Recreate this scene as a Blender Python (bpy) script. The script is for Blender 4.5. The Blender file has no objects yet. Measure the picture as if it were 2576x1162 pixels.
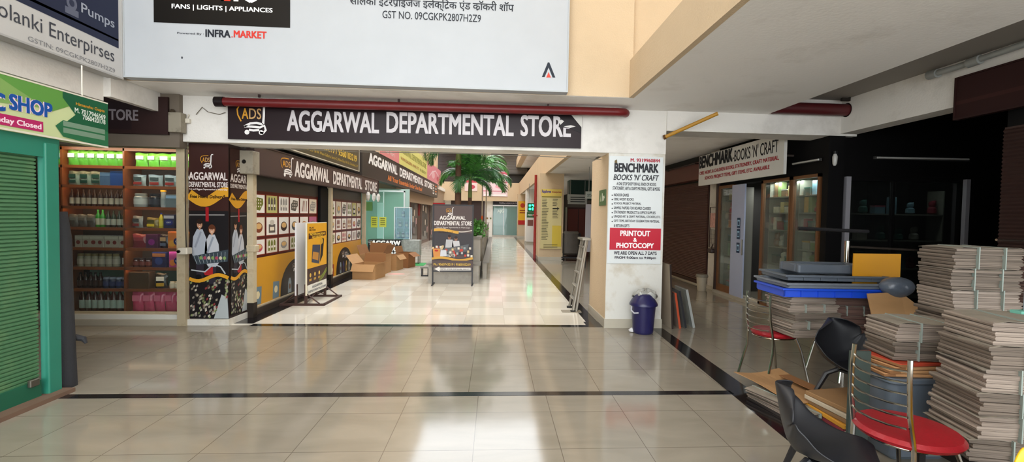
import bpy, math, random
from mathutils import Vector, Matrix
random.seed(11)
SC = bpy.context.scene
COL = SC.collection
# ------------------------------------------------------------------ camera
EYE = Vector((0, 0, 1.59)); YAW, PITCH, ROLL, FPX, CXP = 0.06206706, 0.03323682, 0.01774303, 1167.6714, 1316.5875
_f = Vector((math.sin(YAW)*math.cos(PITCH), math.cos(YAW)*math.cos(PITCH), -math.sin(PITCH)))
_r = Vector((math.cos(YAW), -math.sin(YAW), 0)); _u = _r.cross(_f)
RV = math.cos(ROLL)*_r + math.sin(ROLL)*_u; UV = -math.sin(ROLL)*_r + math.cos(ROLL)*_u; FV = _f
cd = bpy.data.cameras.new('camera'); cam = bpy.data.objects.new('camera', cd); COL.objects.link(cam)
cd.sensor_width = 36; cd.lens = FPX/2576*36; cd.shift_x = -(CXP-1288)/2576; cd.clip_end = 300; cd.clip_start = .05
M = Matrix((RV, UV, -FV)).transposed().to_4x4(); M.translation = EYE; cam.matrix_world = M
SC.camera = cam
# ------------------------------------------------------------------ overcast sky, exposure
SC.view_settings.view_transform = 'Standard'; SC.view_settings.look = 'None'; SC.view_settings.gamma = 1
SC.view_settings.use_curve_mapping = False; SC.view_settings.exposure = 0.68
wd = bpy.data.worlds.new('overcast'); SC.world = wd; wd.use_nodes = True
wd.node_tree.nodes['Background'].inputs[0].default_value = (.93, .97, 1, 1); wd.node_tree.nodes['Background'].inputs[1].default_value = 3.6
SC.cycles.max_bounces = 8; SC.cycles.diffuse_bounces = 5; SC.cycles.glossy_bounces = 4; SC.cycles.transparent_max_bounces = 12
SC.cycles.sample_clamp_indirect = 6; SC.cycles.use_denoising = True
# ------------------------------------------------------------------ helpers: a pixel of the photograph onto a world plane
def ray(x, y): return RV*((x-CXP)/FPX) + UV*((581-y)/FPX) + FV
def PY(x, y, Y): d = ray(x, y); return EYE + d*(Y/d.y)
def PX(x, y, X): d = ray(x, y); return EYE + d*(X/d.x)
def PF(x, y, z=0): d = ray(x, y); return EYE + d*((z-1.59)/d.z)
def hexlin(h):
    h = h.lstrip('#'); o = []
    for i in (0, 2, 4):
        c = int(h[i:i+2], 16)/255; o.append(c/12.92 if c <= .04045 else ((c+.055)/1.055)**2.4)
    return (*o, 1)
_mats = {}
def mat(name, col='#808080', rough=.5, metal=0, var=.08, scale=5, bump=0, bscale=60, emit=None, es=1, spec=.5, stretch=(1, 1, 1), stain=None, stainscale=1.5, stainamt=.5):
    """procedural: colour varied by noise, optional bump and optional stains"""
    if name in _mats: return _mats[name]
    m = bpy.data.materials.new(name); m.use_nodes = True; nt = m.node_tree; N = nt.nodes; L = nt.links
    b = N['Principled BSDF']; b.inputs['Roughness'].default_value = rough; b.inputs['Metallic'].default_value = metal
    b.inputs['Specular IOR Level'].default_value = spec
    c = hexlin(col); tc = N.new('ShaderNodeTexCoord'); mp = N.new('ShaderNodeMapping'); mp.inputs['Scale'].default_value = stretch
    L.new(tc.outputs['Object'], mp.inputs[0])
    nz = N.new('ShaderNodeTexNoise'); nz.inputs['Scale'].default_value = scale; nz.inputs['Detail'].default_value = 4; L.new(mp.outputs[0], nz.inputs[0])
    mx = N.new('ShaderNodeMix'); mx.data_type = 'RGBA'
    mx.inputs[6].default_value = tuple(max(0, v*(1-var)) for v in c[:3])+(1,); mx.inputs[7].default_value = tuple(min(1, v*(1+var)) for v in c[:3])+(1,)
    L.new(nz.outputs[0], mx.inputs[0]); out = mx.outputs[2]
    if stain:
        n2 = N.new('ShaderNodeTexNoise'); n2.inputs['Scale'].default_value = stainscale; n2.inputs['Detail'].default_value = 8; n2.inputs['Roughness'].default_value = .65
        L.new(mp.outputs[0], n2.inputs[0]); rp = N.new('ShaderNodeValToRGB'); rp.color_ramp.elements[0].position = .52; rp.color_ramp.elements[1].position = .68
        L.new(n2.outputs[0], rp.inputs[0]); ml = N.new('ShaderNodeMath'); ml.operation = 'MULTIPLY'; ml.inputs[1].default_value = stainamt; L.new(rp.outputs[0], ml.inputs[0])
        m2 = N.new('ShaderNodeMix'); m2.data_type = 'RGBA'; L.new(ml.outputs[0], m2.inputs[0]); L.new(out, m2.inputs[6]); m2.inputs[7].default_value = hexlin(stain); out = m2.outputs[2]
    L.new(out, b.inputs['Base Color'])
    if bump:
        n3 = N.new('ShaderNodeTexNoise'); n3.inputs['Scale'].default_value = bscale; n3.inputs['Detail'].default_value = 3; L.new(mp.outputs[0], n3.inputs[0])
        bp = N.new('ShaderNodeBump'); bp.inputs['Strength'].default_value = bump; bp.inputs['Distance'].default_value = .02; L.new(n3.outputs[0], bp.inputs['Height']); L.new(bp.outputs[0], b.inputs['Normal'])
    if emit: b.inputs['Emission Color'].default_value = hexlin(emit); b.inputs['Emission Strength'].default_value = es
    _mats[name] = m; return m
def paint(h, rough=.45, emit=0):
    return mat('paint_%s_%d_%d' % (h.strip('#'), int(rough*100), int(emit*100)), h, rough, var=.05, scale=3, emit=h if emit else None, es=emit, spec=.2)
def glass(name, tint='#eef6f4', op=.06, rough=.02):
    if name in _mats: return _mats[name]
    m = bpy.data.materials.new(name); m.use_nodes = True; N = m.node_tree.nodes; L = m.node_tree.links; N.remove(N['Principled BSDF'])
    t = N.new('ShaderNodeBsdfTransparent'); t.inputs[0].default_value = hexlin(tint)
    d = N.new('ShaderNodeBsdfPrincipled'); d.inputs['Base Color'].default_value = hexlin(tint); d.inputs['Roughness'].default_value = .4
    g = N.new('ShaderNodeBsdfGlossy'); g.inputs[1].default_value = rough
    lw_ = N.new('ShaderNodeLayerWeight'); lw_.inputs[0].default_value = .5; pw = N.new('ShaderNodeMath'); pw.operation = 'POWER'; L.new(lw_.outputs['Facing'], pw.inputs[0]); pw.inputs[1].default_value = 4
    fr = N.new('ShaderNodeMath'); fr.operation = 'MULTIPLY_ADD'; L.new(pw.outputs[0], fr.inputs[0]); fr.inputs[1].default_value = .6; fr.inputs[2].default_value = .05
    a = N.new('ShaderNodeMixShader'); a.inputs[0].default_value = op; L.new(t.outputs[0], a.inputs[1]); L.new(d.outputs[0], a.inputs[2])
    b = N.new('ShaderNodeMixShader'); L.new(fr.outputs[0], b.inputs[0]); L.new(a.outputs[0], b.inputs[1]); L.new(g.outputs[0], b.inputs[2])
    L.new(b.outputs[0], N['Material Output'].inputs[0]); _mats[name] = m; return m
class MB:
    """collects shapes of ONE mesh"""
    def __init__(s): s.v = []; s.f = []; s.m = []; s.cm = 0
    def add(s, vs, fs, m=None):
        o = len(s.v); s.v += [tuple(v) for v in vs]; s.f += [tuple(i+o for i in f) for f in fs]; s.m += [s.cm if m is None else m]*len(fs); return s
    def box(s, x0, x1, y0, y1, z0, z1, m=None, rot=None, c=None):
        vs = [Vector((x, y, z)) for z in (z0, z1) for y in (y0, y1) for x in (x0, x1)]
        if rot: c = c or Vector(((x0+x1)/2, (y0+y1)/2, (z0+z1)/2)); vs = [rot @ (v-c)+c for v in vs]
        return s.add(vs, [(0, 2, 3, 1), (4, 5, 7, 6), (0, 1, 5, 4), (2, 6, 7, 3), (0, 4, 6, 2), (1, 3, 7, 5)], m)
    def rbox(s, x0, x1, y0, y1, z0, z1, r=.01, m=None, seg=3, taper=1):
        """box with rounded vertical corners and a soft top and bottom edge"""
        def ring(ins, z, k=1):
            pts = []; cx, cy = (x0+x1)/2, (y0+y1)/2; hx, hy = (x1-x0)/2*k-ins, (y1-y0)/2*k-ins; rr = max(r-ins, .0005)
            for q, (sx, sy) in enumerate(((1, 1), (-1, 1), (-1, -1), (1, -1))):
                for i in range(seg+1):
                    a = math.pi/2*(q+i/seg); pts.append((cx+sx*(hx-rr)+rr*math.cos(a), cy+sy*(hy-rr)+rr*math.sin(a), z))
            return pts
        e = min(r, (z1-z0)/3)*.6; rings = [ring(e, z0, taper), ring(0, z0+e, taper), ring(0, z1-e), ring(e, z1)]; n = len(rings[0]); vs = sum(rings, [])
        fs = [(k*n+i, k*n+(i+1) % n, (k+1)*n+(i+1) % n, (k+1)*n+i) for k in range(3) for i in range(n)]
        fs += [tuple(range(n-1, -1, -1)), tuple(range(3*n, 4*n))]; return s.add(vs, fs, m)
    def tube(s, pts, r, n=8, m=None, cap=True, flat=1):
        pts = [Vector(p) for p in pts]; vs = []; fs = []; prev = None
        for i, p in enumerate(pts):
            t = (pts[min(i+1, len(pts)-1)]-pts[max(i-1, 0)]).normalized()
            a = prev or (Vector((0, 0, 1)) if abs(t.z) < .9 else Vector((1, 0, 0)))
            u = (a-t*a.dot(t)).normalized(); w = t.cross(u); prev = u; rr = r[i] if isinstance(r, (list, tuple)) else r
            for k in range(n): an = 2*math.pi*k/n; vs.append(p+u*math.cos(an)*rr+w*math.sin(an)*rr*flat)
        for i in range(len(pts)-1):
            for k in range(n): fs.append((i*n+k, i*n+(k+1) % n, (i+1)*n+(k+1) % n, (i+1)*n+k))
        if cap: fs += [tuple(range(n-1, -1, -1)), tuple(range((len(pts)-1)*n, len(pts)*n))]
        return s.add(vs, fs, m)
    def lathe(s, prof, c=(0, 0, 0), n=16, m=None, sx=1, sy=1):
        vs = []; fs = []
        for r, z in prof:
            for k in range(n): a = 2*math.pi*k/n; vs.append((c[0]+r*sx*math.cos(a), c[1]+r*sy*math.sin(a), c[2]+z))
        for i in range(len(prof)-1):
            for k in range(n): fs.append((i*n+k, i*n+(k+1) % n, (i+1)*n+(k+1) % n, (i+1)*n+k))
        fs += [tuple(range(n-1, -1, -1)), tuple(range((len(prof)-1)*n, len(prof)*n))]
        return s.add(vs, fs, m)
    def prism(s, pts, axis, a0, a1, m=None):
        """polygon in the plane across axis, extruded a0..a1"""
        mk = {'x': lambda p, a: (a, p[0], p[1]), 'y': lambda p, a: (p[0], a, p[1]), 'z': lambda p, a: (p[0], p[1], a)}[axis]
        n = len(pts); vs = [mk(p, a0) for p in pts]+[mk(p, a1) for p in pts]
        fs = [tuple(range(n-1, -1, -1)), tuple(range(n, 2*n))]+[(i, (i+1) % n, n+(i+1) % n, n+i) for i in range(n)]
        return s.add(vs, fs, m)
    def grid(s, fn, nu, nv, m=None):
        vs = [fn(i/nu, j/nv) for j in range(nv+1) for i in range(nu+1)]
        fs = [(j*(nu+1)+i, j*(nu+1)+i+1, (j+1)*(nu+1)+i+1, (j+1)*(nu+1)+i) for j in range(nv) for i in range(nu)]
        return s.add(vs, fs, m)
    def build(s, name, mats, parent=None, loc=(0, 0, 0), rotz=0, smooth=False, solid=0, bevel=0, sub=0):
        me = bpy.data.meshes.new(name); me.from_pydata([tuple(v) for v in s.v], [], s.f)
        for mm in (mats if isinstance(mats, (list, tuple)) else [mats]): me.materials.append(mm)
        for p, k in zip(me.polygons, s.m): p.material_index = k; p.use_smooth = smooth
        me.update(); o = bpy.data.objects.new(name, me); COL.objects.link(o); o.location = loc; o.rotation_euler = (0, 0, rotz)
        if smooth: me.set_sharp_from_angle(angle=math.radians(40))
        if solid: q = o.modifiers.new('s', 'SOLIDIFY'); q.thickness = solid; q.offset = 0
        if bevel: q = o.modifiers.new('b', 'BEVEL'); q.width = bevel; q.segments = 2; q.limit_method = 'ANGLE'
        if sub: q = o.modifiers.new('u', 'SUBSURF'); q.levels = q.render_levels = sub
        if parent: o.parent = parent
        return o
def thing(name, label, cat, loc=(0, 0, 0), rotz=0, group=None):
    o = bpy.data.objects.new(name, None); COL.objects.link(o); o.location = loc; o.rotation_euler = (0, 0, rotz); o.empty_display_size = .1
    return tag(o, label, cat, group)
def tag(o, label, cat, group=None, kind=None):
    o['label'] = label; o['category'] = cat
    if group: o['group'] = group
    if kind: o['kind'] = kind
    return o
def struct(o): o['kind'] = 'structure'; return o
def sbox(name, m, x0, x1, y0, y1, z0, z1):
    cx, cy = (x0+x1)/2, (y0+y1)/2
    return struct(MB().box(x0-cx, x1-cx, y0-cy, y1-cy, 0, z1-z0).build(name, m, loc=(cx, cy, z0)))
def dup(root, loc, rotz=None, label=None, group=None, scale=None):
    r = root.copy(); COL.objects.link(r); r.location = loc
    if rotz is not None: r.rotation_euler = (0, 0, rotz)
    if scale: r.scale = scale
    if label: r['label'] = label
    if group: r['group'] = group
    for ch in list(root.children):
        c = ch.copy(); COL.objects.link(c); c.parent = r
        for g in list(ch.children): d = g.copy(); COL.objects.link(d); d.parent = c
    return r
# ------------------------------------------------------------------ printed sheets and lettering
_glyph = {}
def glyphs(txt, bold, sh):
    k = (txt, bold, sh)
    if k not in _glyph:
        cu = bpy.data.curves.new('t', 'FONT'); cu.body = txt; cu.resolution_u = 3; cu.shear = sh; cu.align_x = 'LEFT'
        o = bpy.data.objects.new('t', cu); COL.objects.link(o); me = bpy.data.meshes.new_from_object(o)
        vs = [(v.co.x, v.co.y) for v in me.vertices]; fs = [tuple(p.vertices) for p in me.polygons]
        bpy.data.objects.remove(o); bpy.data.curves.remove(cu); bpy.data.meshes.remove(me); _glyph[k] = (vs, fs)
    return _glyph[k]
class Sheet:
    """flat print on a wall. face 'Y': faces the camera side (-Y), coordinates (X, Z). 'L': on a left wall facing +X,
    coordinates (Y, Z). 'R': on a right wall facing -X, coordinates (Y, Z), reading from far to near."""
    def __init__(s, face, val, org, rough=.45):
        s.face, s.val, s.org, s.rough = face, val, org, rough; s.v = []; s.f = []; s.m = []; s.cols = []; s.k = 0; s.step = .0012 if abs(val) < 9 else .004
    def P(s, x, y):
        p = PY(x, y, s.val) if s.face == 'Y' else PX(x, y, s.val); return (p.x if s.face == 'Y' else p.y, p.z)
    def raw(s, pts, faces, col, layer):
        if col not in s.cols: s.cols.append(col)
        o = len(s.v); sg = -1 if s.face == 'R' else 1
        for a, z in pts: s.v.append((sg*(a-s.org[0]), -layer*s.step, z-s.org[1]))
        for f in faces: s.f.append(tuple(i+o for i in f)); s.m.append(s.cols.index(col))
    def poly(s, pts, col, layer=1): s.raw(pts, [tuple(range(len(pts)))], col, layer)
    def rect(s, a0, z0, a1, z1, col, layer=1): s.poly([(a0, z0), (a1, z0), (a1, z1), (a0, z1)], col, layer)
    def ell(s, a, z, ra, rz, col, layer=1, n=20, t0=0, t1=2*math.pi): s.poly([(a+ra*math.cos(t0+(t1-t0)*i/n), z+rz*math.sin(t0+(t1-t0)*i/n)) for i in range(n)], col, layer)
    def line(s, pts, w, col, layer=1):
        n = len(pts); L_ = []; R_ = []
        for i, p in enumerate(pts):
            a = pts[max(i-1, 0)]; b = pts[min(i+1, n-1)]; dx, dz = b[0]-a[0], b[1]-a[1]; l = math.hypot(dx, dz) or 1
            L_.append((p[0]-dz/l*w/2, p[1]+dx/l*w/2)); R_.append((p[0]+dz/l*w/2, p[1]-dx/l*w/2))
        s.raw(L_+R_, [(i, i+1, n+i+1, n+i) for i in range(n-1)], col, layer)
    def text(s, txt, a0, z0, a1, z1, col, bold=.0, layer=2, shear=0):
        vs, fs = glyphs(txt, 0, shear)
        if not vs: return
        x0 = min(v[0] for v in vs); x1 = max(v[0] for v in vs); y0 = min(v[1] for v in vs); y1 = max(v[1] for v in vs)
        x0 -= bold; x1 += bold; y0 -= bold*.6; y1 += bold*.6
        for k, (dx, dy) in enumerate(((0, 0), (-1, -.6), (1, -.6), (-1, .6), (1, .6)) if bold else ((0, 0),)):
            s.raw([(a0+(a1-a0)*(x+dx*bold-x0)/(x1-x0), z0+(z1-z0)*(y+dy*bold-y0)/(y1-y0)) for x, y in vs], fs, col, layer+k*.08)
    def tpx(s, txt, x0, y0, x1, y1, col, bold=0, layer=2, shear=0, slope=None):
        """text between two pixel columns; (x0,y0) its bottom left, (x1,y1) its top right"""
        if s.face == 'Y': xc = (x0+x1)/2; s.text(txt, s.P(x0, y0)[0], s.P(xc, y0)[1], s.P(x1, y1)[0], s.P(xc, y1)[1], col, bold, layer, shear); return
        a0, za = s.P(x0, y0); a1, zb = s.P(x1, y1); s.text(txt, a0, za, a1, zb, col, bold, layer, shear)
    def tcol(s, txt, x0, x1, xc, yb, yt, col, bold=0, layer=2):
        """level text between two pixel columns, its height read at column xc"""
        s.text(txt, s.P(x0, yb)[0], s.P(xc, yb)[1], s.P(x1, yb)[0], s.P(xc, yt)[1], col, bold, layer)
    def rpx(s, x0, y0, x1, y1, col, layer=1):
        a0, za = s.P(x0, y0); a1, zb = s.P(x1, y1); s.rect(a0, za, a1, zb, col, layer)
    def logo(s, a, z, w, layer=2, h=None, orange='#d2962f', white='#e9e6e4'):
        """the store's cart mark: swoop, ADS, handle, basket lines, two wheels; w negative mirrors nothing, it is a width"""
        h = h or abs(w); q = lambda u, v: (a+u*w, z+v*h); lw = h*.07
        s.line([q(.12, .42), q(.02, .62), q(0, .8), q(.08, .93), q(.3, .98), q(.62, .99)], lw*.6, orange, layer)
        s.line([q(1.0, 1.08), q(.88, 1.08), q(.83, .98), q(.82, .6), q(.8, .34)], lw, white, layer)
        s.line([q(.8, .34), q(.6, .38), q(.4, .36), q(.22, .26)], lw, white, layer)
        s.line([q(.22, .26), q(.45, .26), q(.7, .24), q(.84, .3), q(.88, .16), q(.8, .06), q(.7, .08)], lw, white, layer)
        s.line([q(.68, .16), q(.5, .14), q(.36, .16)], lw, white, layer)
        for u in (.3, .74): s.ell(*q(u, .08), abs(w)*.075, abs(w)*.075, white, layer)
        t = q(.14, .5); u = q(.74, .84); s.text('A', t[0], t[1], t[0]+(u[0]-t[0])*.34, u[1], orange, .02, layer)
        s.text('DS', t[0]+(u[0]-t[0])*.38, t[1], u[0], u[1], '#c9a06a', .01, layer)
    def build(s, name, parent=None, cat=None):
        me = bpy.data.meshes.new(name); me.from_pydata(s.v, [], s.f)
        for c in s.cols: me.materials.append(paint(c, s.rough))
        for p, k in zip(me.polygons, s.m): p.material_index = k
        me.update(); o = bpy.data.objects.new(name, me); COL.objects.link(o)
        if s.face == 'Y': o.location = (s.org[0], s.val, s.org[1])
        else: o.location = (s.val, s.org[0], s.org[1]); o.rotation_euler = (0, 0, math.pi/2 if s.face == 'L' else -math.pi/2)
        if parent: o.parent = parent; o.location = o.location-parent.location
        return o
# ================================================================== MATERIALS of the building
white_wall = mat('white_distemper', '#dedad3', .75, var=.05, scale=2, bump=.15, bscale=40, stain='#9b958a', stainscale=1.3, stainamt=.35)
slab_paint = mat('slab_paint', '#efece7', .8, var=.04, scale=1.2, stain='#b3aa9c', stainscale=.8, stainamt=.35, bump=.1, bscale=30)
beige = mat('beige_texture_paint', '#c9b292', .8, var=.05, scale=3, bump=.25, bscale=55, stain='#bda88a', stainscale=1.2, stainamt=.3)
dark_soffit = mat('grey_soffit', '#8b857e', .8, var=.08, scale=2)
pillar_paint = mat('peeling_white_paint', '#d6d4cc', .7, var=.04, scale=2, bump=.25, bscale=18, stain='#a8946f', stainscale=2.2, stainamt=.45)
black_trim = mat('black_granite', '#17161a', .12, var=.4, scale=30)
blackish = mat('near_black_cladding', '#0b0a0b', .6, var=.2, spec=.15)
brownish = mat('dark_brown_cladding', '#2a1a18', .5, var=.2)
tile_skirt = mat('skirting_tile', '#b7b09f', .3, var=.08, scale=4)
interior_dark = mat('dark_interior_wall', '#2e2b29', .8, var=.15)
# ------------------------------------------------------------------ floor
def floor_material():
    m = bpy.data.materials.new('polished_vitrified_tile'); m.use_nodes = True; nt = m.node_tree; N = nt.nodes; L = nt.links; b = N['Principled BSDF']
    tc = N.new('ShaderNodeTexCoord'); sp = N.new('ShaderNodeSeparateXYZ'); L.new(tc.outputs['Object'], sp.inputs[0])
    def M_(op, a, c=None, d=None):
        n = N.new('ShaderNodeMath'); n.operation = op
        for i, v in enumerate((a, c, d)):
            if v is None: continue
            if isinstance(v, (int, float)): n.inputs[i].default_value = v
            else: L.new(v, n.inputs[i])
        return n.outputs[0]
    X, Y = sp.outputs[0], sp.outputs[1]
    beyond = M_('GREATER_THAN', Y, 4.1); corr = M_('MULTIPLY', M_('GREATER_THAN', Y, 6.62), M_('LESS_THAN', X, 1.41))
    # coordinates of the tiling in the three zones
    xo = M_('ADD', M_('MULTIPLY', beyond, .09), .12); xs = M_('ADD', X, xo)
    yo = M_('SUBTRACT', M_('MULTIPLY', beyond, -.43), 3.7); ys = M_('ADD', Y, yo)
    xo2 = M_('ADD', X, 1.62); yo2 = M_('SUBTRACT', Y, 6.77)
    def mixf(f, a, c): return M_('ADD', M_('MULTIPLY', M_('SUBTRACT', 1, f), a), M_('MULTIPLY', f, c))
    u = M_('DIVIDE', mixf(corr, xs, xo2), .596); v = M_('DIVIDE', mixf(corr, ys, yo2), mixf(corr, .6, .575))
    fu = M_('FRACT', u); fv = M_('FRACT', v)
    def edge(f, w): return M_('LESS_THAN', M_('MINIMUM', f, M_('SUBTRACT', 1, f)), w)
    g = M_('MAXIMUM', edge(fu, .005), edge(fv, .005)); g = M_('MULTIPLY', g, mixf(corr, .75, .2))
    iu = M_('FLOOR', u); iv = M_('FLOOR', v); chk = M_('MODULO', M_('ABSOLUTE', M_('ADD', iu, iv)), 2)
    cb = N.new('ShaderNodeCombineXYZ'); L.new(iu, cb.inputs[0]); L.new(iv, cb.inputs[1]); wn = N.new('ShaderNodeTexWhiteNoise'); L.new(cb.outputs[0], wn.inputs[0])
    mp = N.new('ShaderNodeMapping'); mp.inputs['Scale'].default_value = (1, 3, 1); mp.inputs['Rotation'].default_value = (0, 0, .5); L.new(tc.outputs['Object'], mp.inputs[0])
    ofs = N.new('ShaderNodeVectorMath'); ofs.operation = 'ADD'; L.new(mp.outputs[0], ofs.inputs[0]); sc = N.new('ShaderNodeVectorMath'); sc.operation = 'SCALE'; sc.inputs['Scale'].default_value = 7; L.new(wn.outputs['Color'], sc.inputs[0]); L.new(sc.outputs[0], ofs.inputs[1])
    nz = N.new('ShaderNodeTexNoise'); nz.inputs['Scale'].default_value = 1.3; nz.inputs['Detail'].default_value = 6; nz.inputs['Distortion'].default_value = 1; L.new(ofs.outputs[0], nz.inputs[0])
    def mixc(f, a, c):
        n = N.new('ShaderNodeMix'); n.data_type = 'RGBA'
        for i, q in ((0, f), (6, a), (7, c)):
            if isinstance(q, (int, float)): n.inputs[i].default_value = q
            elif isinstance(q, str): n.inputs[i].default_value = hexlin(q)
            else: L.new(q, n.inputs[i])
        return n.outputs[2]
    fg = mixc(nz.outputs[0], '#7f7769', '#9e9687'); cc = mixc(chk, '#d1c9ba', '#ddd6c9'); cc = mixc(M_('MULTIPLY', nz.outputs[0], .5), cc, '#d4ccbc')
    col = mixc(corr, fg, cc); col = mixc(g, col, '#5d5347'); L.new(col, b.inputs['Base Color'])
    b.inputs['Roughness'].default_value = .1; b.inputs['Specular IOR Level'].default_value = .6
    n3 = N.new('ShaderNodeTexNoise'); n3.inputs['Scale'].default_value = 1.6; n3.inputs['Detail'].default_value = 2; L.new(tc.outputs['Object'], n3.inputs[0])
    hh = M_('ADD', n3.outputs[0], M_('MULTIPLY', g, -.6)); bp = N.new('ShaderNodeBump'); bp.inputs['Strength'].default_value = .1; bp.inputs['Distance'].default_value = .012; L.new(hh, bp.inputs['Height']); L.new(bp.outputs[0], b.inputs['Normal'])
    return m
fm = floor_material()
struct(MB().grid(lambda u, v: (-9+20*u, -7+49*v, 0), 4, 8).build('floor', fm))
sbox('trim_1', black_trim, -3.72, 2.2, 4.04, 4.13, -.01, .0015)
sbox('trim_2', black_trim, -3.36, 1.5, 6.57, 6.70, -.01, .0015)
struct(MB().add([(2.0, 0, .0015), (2.36, 0, .0015), (2.44, 6.5, .0015), (2.28, 6.5, .0015), (2.0, 0, -.01), (2.36, 0, -.01), (2.44, 6.5, -.01), (2.28, 6.5, -.01)],
    [(0, 1, 2, 3), (7, 6, 5, 4), (0, 4, 5, 1), (2, 6, 7, 3), (1, 5, 6, 2), (3, 7, 4, 0)]).build('trim_3', black_trim))
sbox('trim_4', black_trim, 1.40, 1.58, 6.9, 34, -.01, .0015)
sbox('trim_5', black_trim, 1.36, 1.6, 6.57, 6.9, -.01, .0018)
sbox('trim_6', black_trim, -3.64, -3.38, 6.72, 13.1, -.01, .0015)
# ------------------------------------------------------------------ slabs and beams overhead
sbox('ceiling', slab_paint, 1.74, 3.9, -3, 6.8, 3.11, 3.3)                     # low slab over the right of the hall
sbox('ceiling', slab_paint, -4.4, 1.74, 5.87, 6.52, 3.11, 3.3)                  # bridge slab
sbox('trim_7', beige, 1.68, 1.74, -3, 5.86, 3.108, 3.58)                          # beige edge of the slab
sbox('wall_front', beige, -4.4, 1.72, 5.86, 6.0, 3.113, 8.5)                     # beige wall that carries the billboard
sbox('wall_front_upper', beige, 1.72, 3.9, 5.95, 6.1, 3.31, 8.5)
sbox('trim_8', white_wall, -4.2, 2.42, 6.52, 6.95, 2.5, 3.11)                  # beam over the corridor mouth
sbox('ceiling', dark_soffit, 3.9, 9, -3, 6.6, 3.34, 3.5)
sbox('trim_9', white_wall, 5.0, 5.25, 2, 6.55, 2.86, 3.34)                     # beam along the right shops
sbox('trim_10', white_wall, 2.42, 5.25, 6.5, 6.95, 2.83, 3.34)                # cross beam
sbox('ceiling', slab_paint, 1.82, 9, 6.95, 40, 3.11, 3.3)                      # soffit of the covered walk
sbox('trim_11', beige, 1.78, 1.9, 7.0, 38, 3.1, 4.02)                          # parapet of the covered walk
sbox('trim_12', beige, 1.55, 1.9, 7.0, 38, 5.2, 5.75)                          # second parapet
sbox('ceiling', slab_paint, 1.9, 9, 7.0, 38, 5.2, 5.4)
sbox('wall_right_upper', beige, 3.2, 3.3, 7, 38, 3.3, 5.2)
sbox('wall_right_top', beige, 2.6, 2.7, 7, 38, 5.75, 11)
for k in range(9):                                                             # scalloped blinds behind the parapet
    y0 = 10+k*3
    sbox('trim_%d' % (13+k), mat('cream_blind', '#e8d6b8', .7), 2.35, 2.41, y0, y0+1.9, 3.3, 4.6)
sbox('wall_left_beam', white_wall, -4.5, -4.42, 5.66, 7.0, 2.87, 3.7)            # fascia of the left slab
sbox('wall_left_beam', white_wall, -4.62, -4.5, 0, 5.66, 2.82, 3.7)
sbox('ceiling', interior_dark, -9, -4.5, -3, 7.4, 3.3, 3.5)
sbox('wall_left_upper', beige, -4.6, -4.45, -3, 5.86, 3.7, 8.5)
sbox('wall_right_void', beige, 3.0, 3.1, -3, 5.9, 3.3, 8.5)
sbox('wall_left', interior_dark, -9, -8.9, -3, 7, 0, 3.5)
sbox('wall_right', interior_dark, 8.4, 8.5, -3, 7, 0, 3.5)
sbox('ceiling', white_wall, -4.6, 3.1, -3, 4.2, 8.3, 8.5)  # unseen roof added over part of the void to cut skylight on the hall
# ------------------------------------------------------------------ corridor, left side
sbox('wall_left_corridor', interior_dark, -3.9, -3.72, 7.15, 13.1, 0, 3.4)
sbox('wall_left_facade', beige, -4.5, -4.3, 7.0, 34, 3.3, 12)
sbox('wall_left_recess', interior_dark, -6, -5.8, 13, 34, 0, 3.4)
sbox('ceiling', slab_paint, -6, -3.6, 7.0, 34, 3.2, 3.4)
sbox('wall_left_buttress', beige, -4.3, -3.75, 29.5, 30.6, 3.4, 8)
sbox('wall_left_buttress', beige, -4.3, -3.9, 21, 21.8, 3.4, 8)
# ------------------------------------------------------------------ corridor end
mesh_end = beige
sbox('wall_back', white_wall, -6, -.15, 34.3, 34.6, 0, 2.64)
sbox('wall_back', white_wall, 1.7, 9, 34.3, 34.6, 0, 2.64)
sbox('wall_back', beige, -6, 9, 33.9, 34.2, 2.6, 3.95)
sbox('wall_back_upper', mat('grey_lobby_wall', '#6f6c69', .8), -6, 9, 35.8, 36, 3.9, 8)  # recessed upper wall in one even grey
sbox('wall_back_upper', beige, -6, 9, 34, 34.3, 6.4, 7.6)
sbox('wall_back_upper', mat('grey_concrete', '#a9a6a0', .8), -6, 9, 35, 35.3, 7.6, 14.3)
sbox('ceiling', slab_paint, -6, 9, 34, 36, 6.2, 6.4)
sbox('trim_30', white_wall, -1.1, -.35, 35, 35.3, 3.95, 6.4)
# ------------------------------------------------------------------ pillars
def pillar(x0, x1, y0, y1, h, mf, ms, skirt=True):
    cx, cy = (x0+x1)/2, (y0+y1)/2; b = MB(); hx, hy = (x1-x0)/2, (y1-y0)/2
    b.add([(-hx, -hy, 0), (hx, -hy, 0), (hx, hy, 0), (-hx, hy, 0), (-hx, -hy, h), (hx, -hy, h), (hx, hy, h), (-hx, hy, h)], [(0, 1, 5, 4), (2, 3, 7, 6), (4, 5, 6, 7), (3, 2, 1, 0)], 0)
    b.add([(-hx, -hy, 0), (-hx, hy, 0), (-hx, hy, h), (-hx, -hy, h), (hx, -hy, 0), (hx, hy, 0), (hx, hy, h), (hx, -hy, h)], [(1, 0, 3, 2), (4, 5, 6, 7)], 1)
    if skirt: b.box(-hx-.012, hx+.012, -hy-.012, hy+.012, 0, .13, 2)
    return struct(b.build('pillar', [mf, ms, tile_skirt], loc=(cx, cy, 0)))
pillar(1.6, 2.42, 6.53, 7.64, 2.5, pillar_paint, beige)
pillar(1.58, 2.45, 16.5, 17.6, 3.11, beige, beige)
pillar(1.8, 2.3, 26.6, 27.6, 3.11, white_wall, white_wall)
pillar(1.62, 2.3, 32.8, 33.9, 3.11, beige, beige)
pillar(-4.18, -3.66, 6.64, 7.14, 2.5, brownish, brownish, False)
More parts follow.
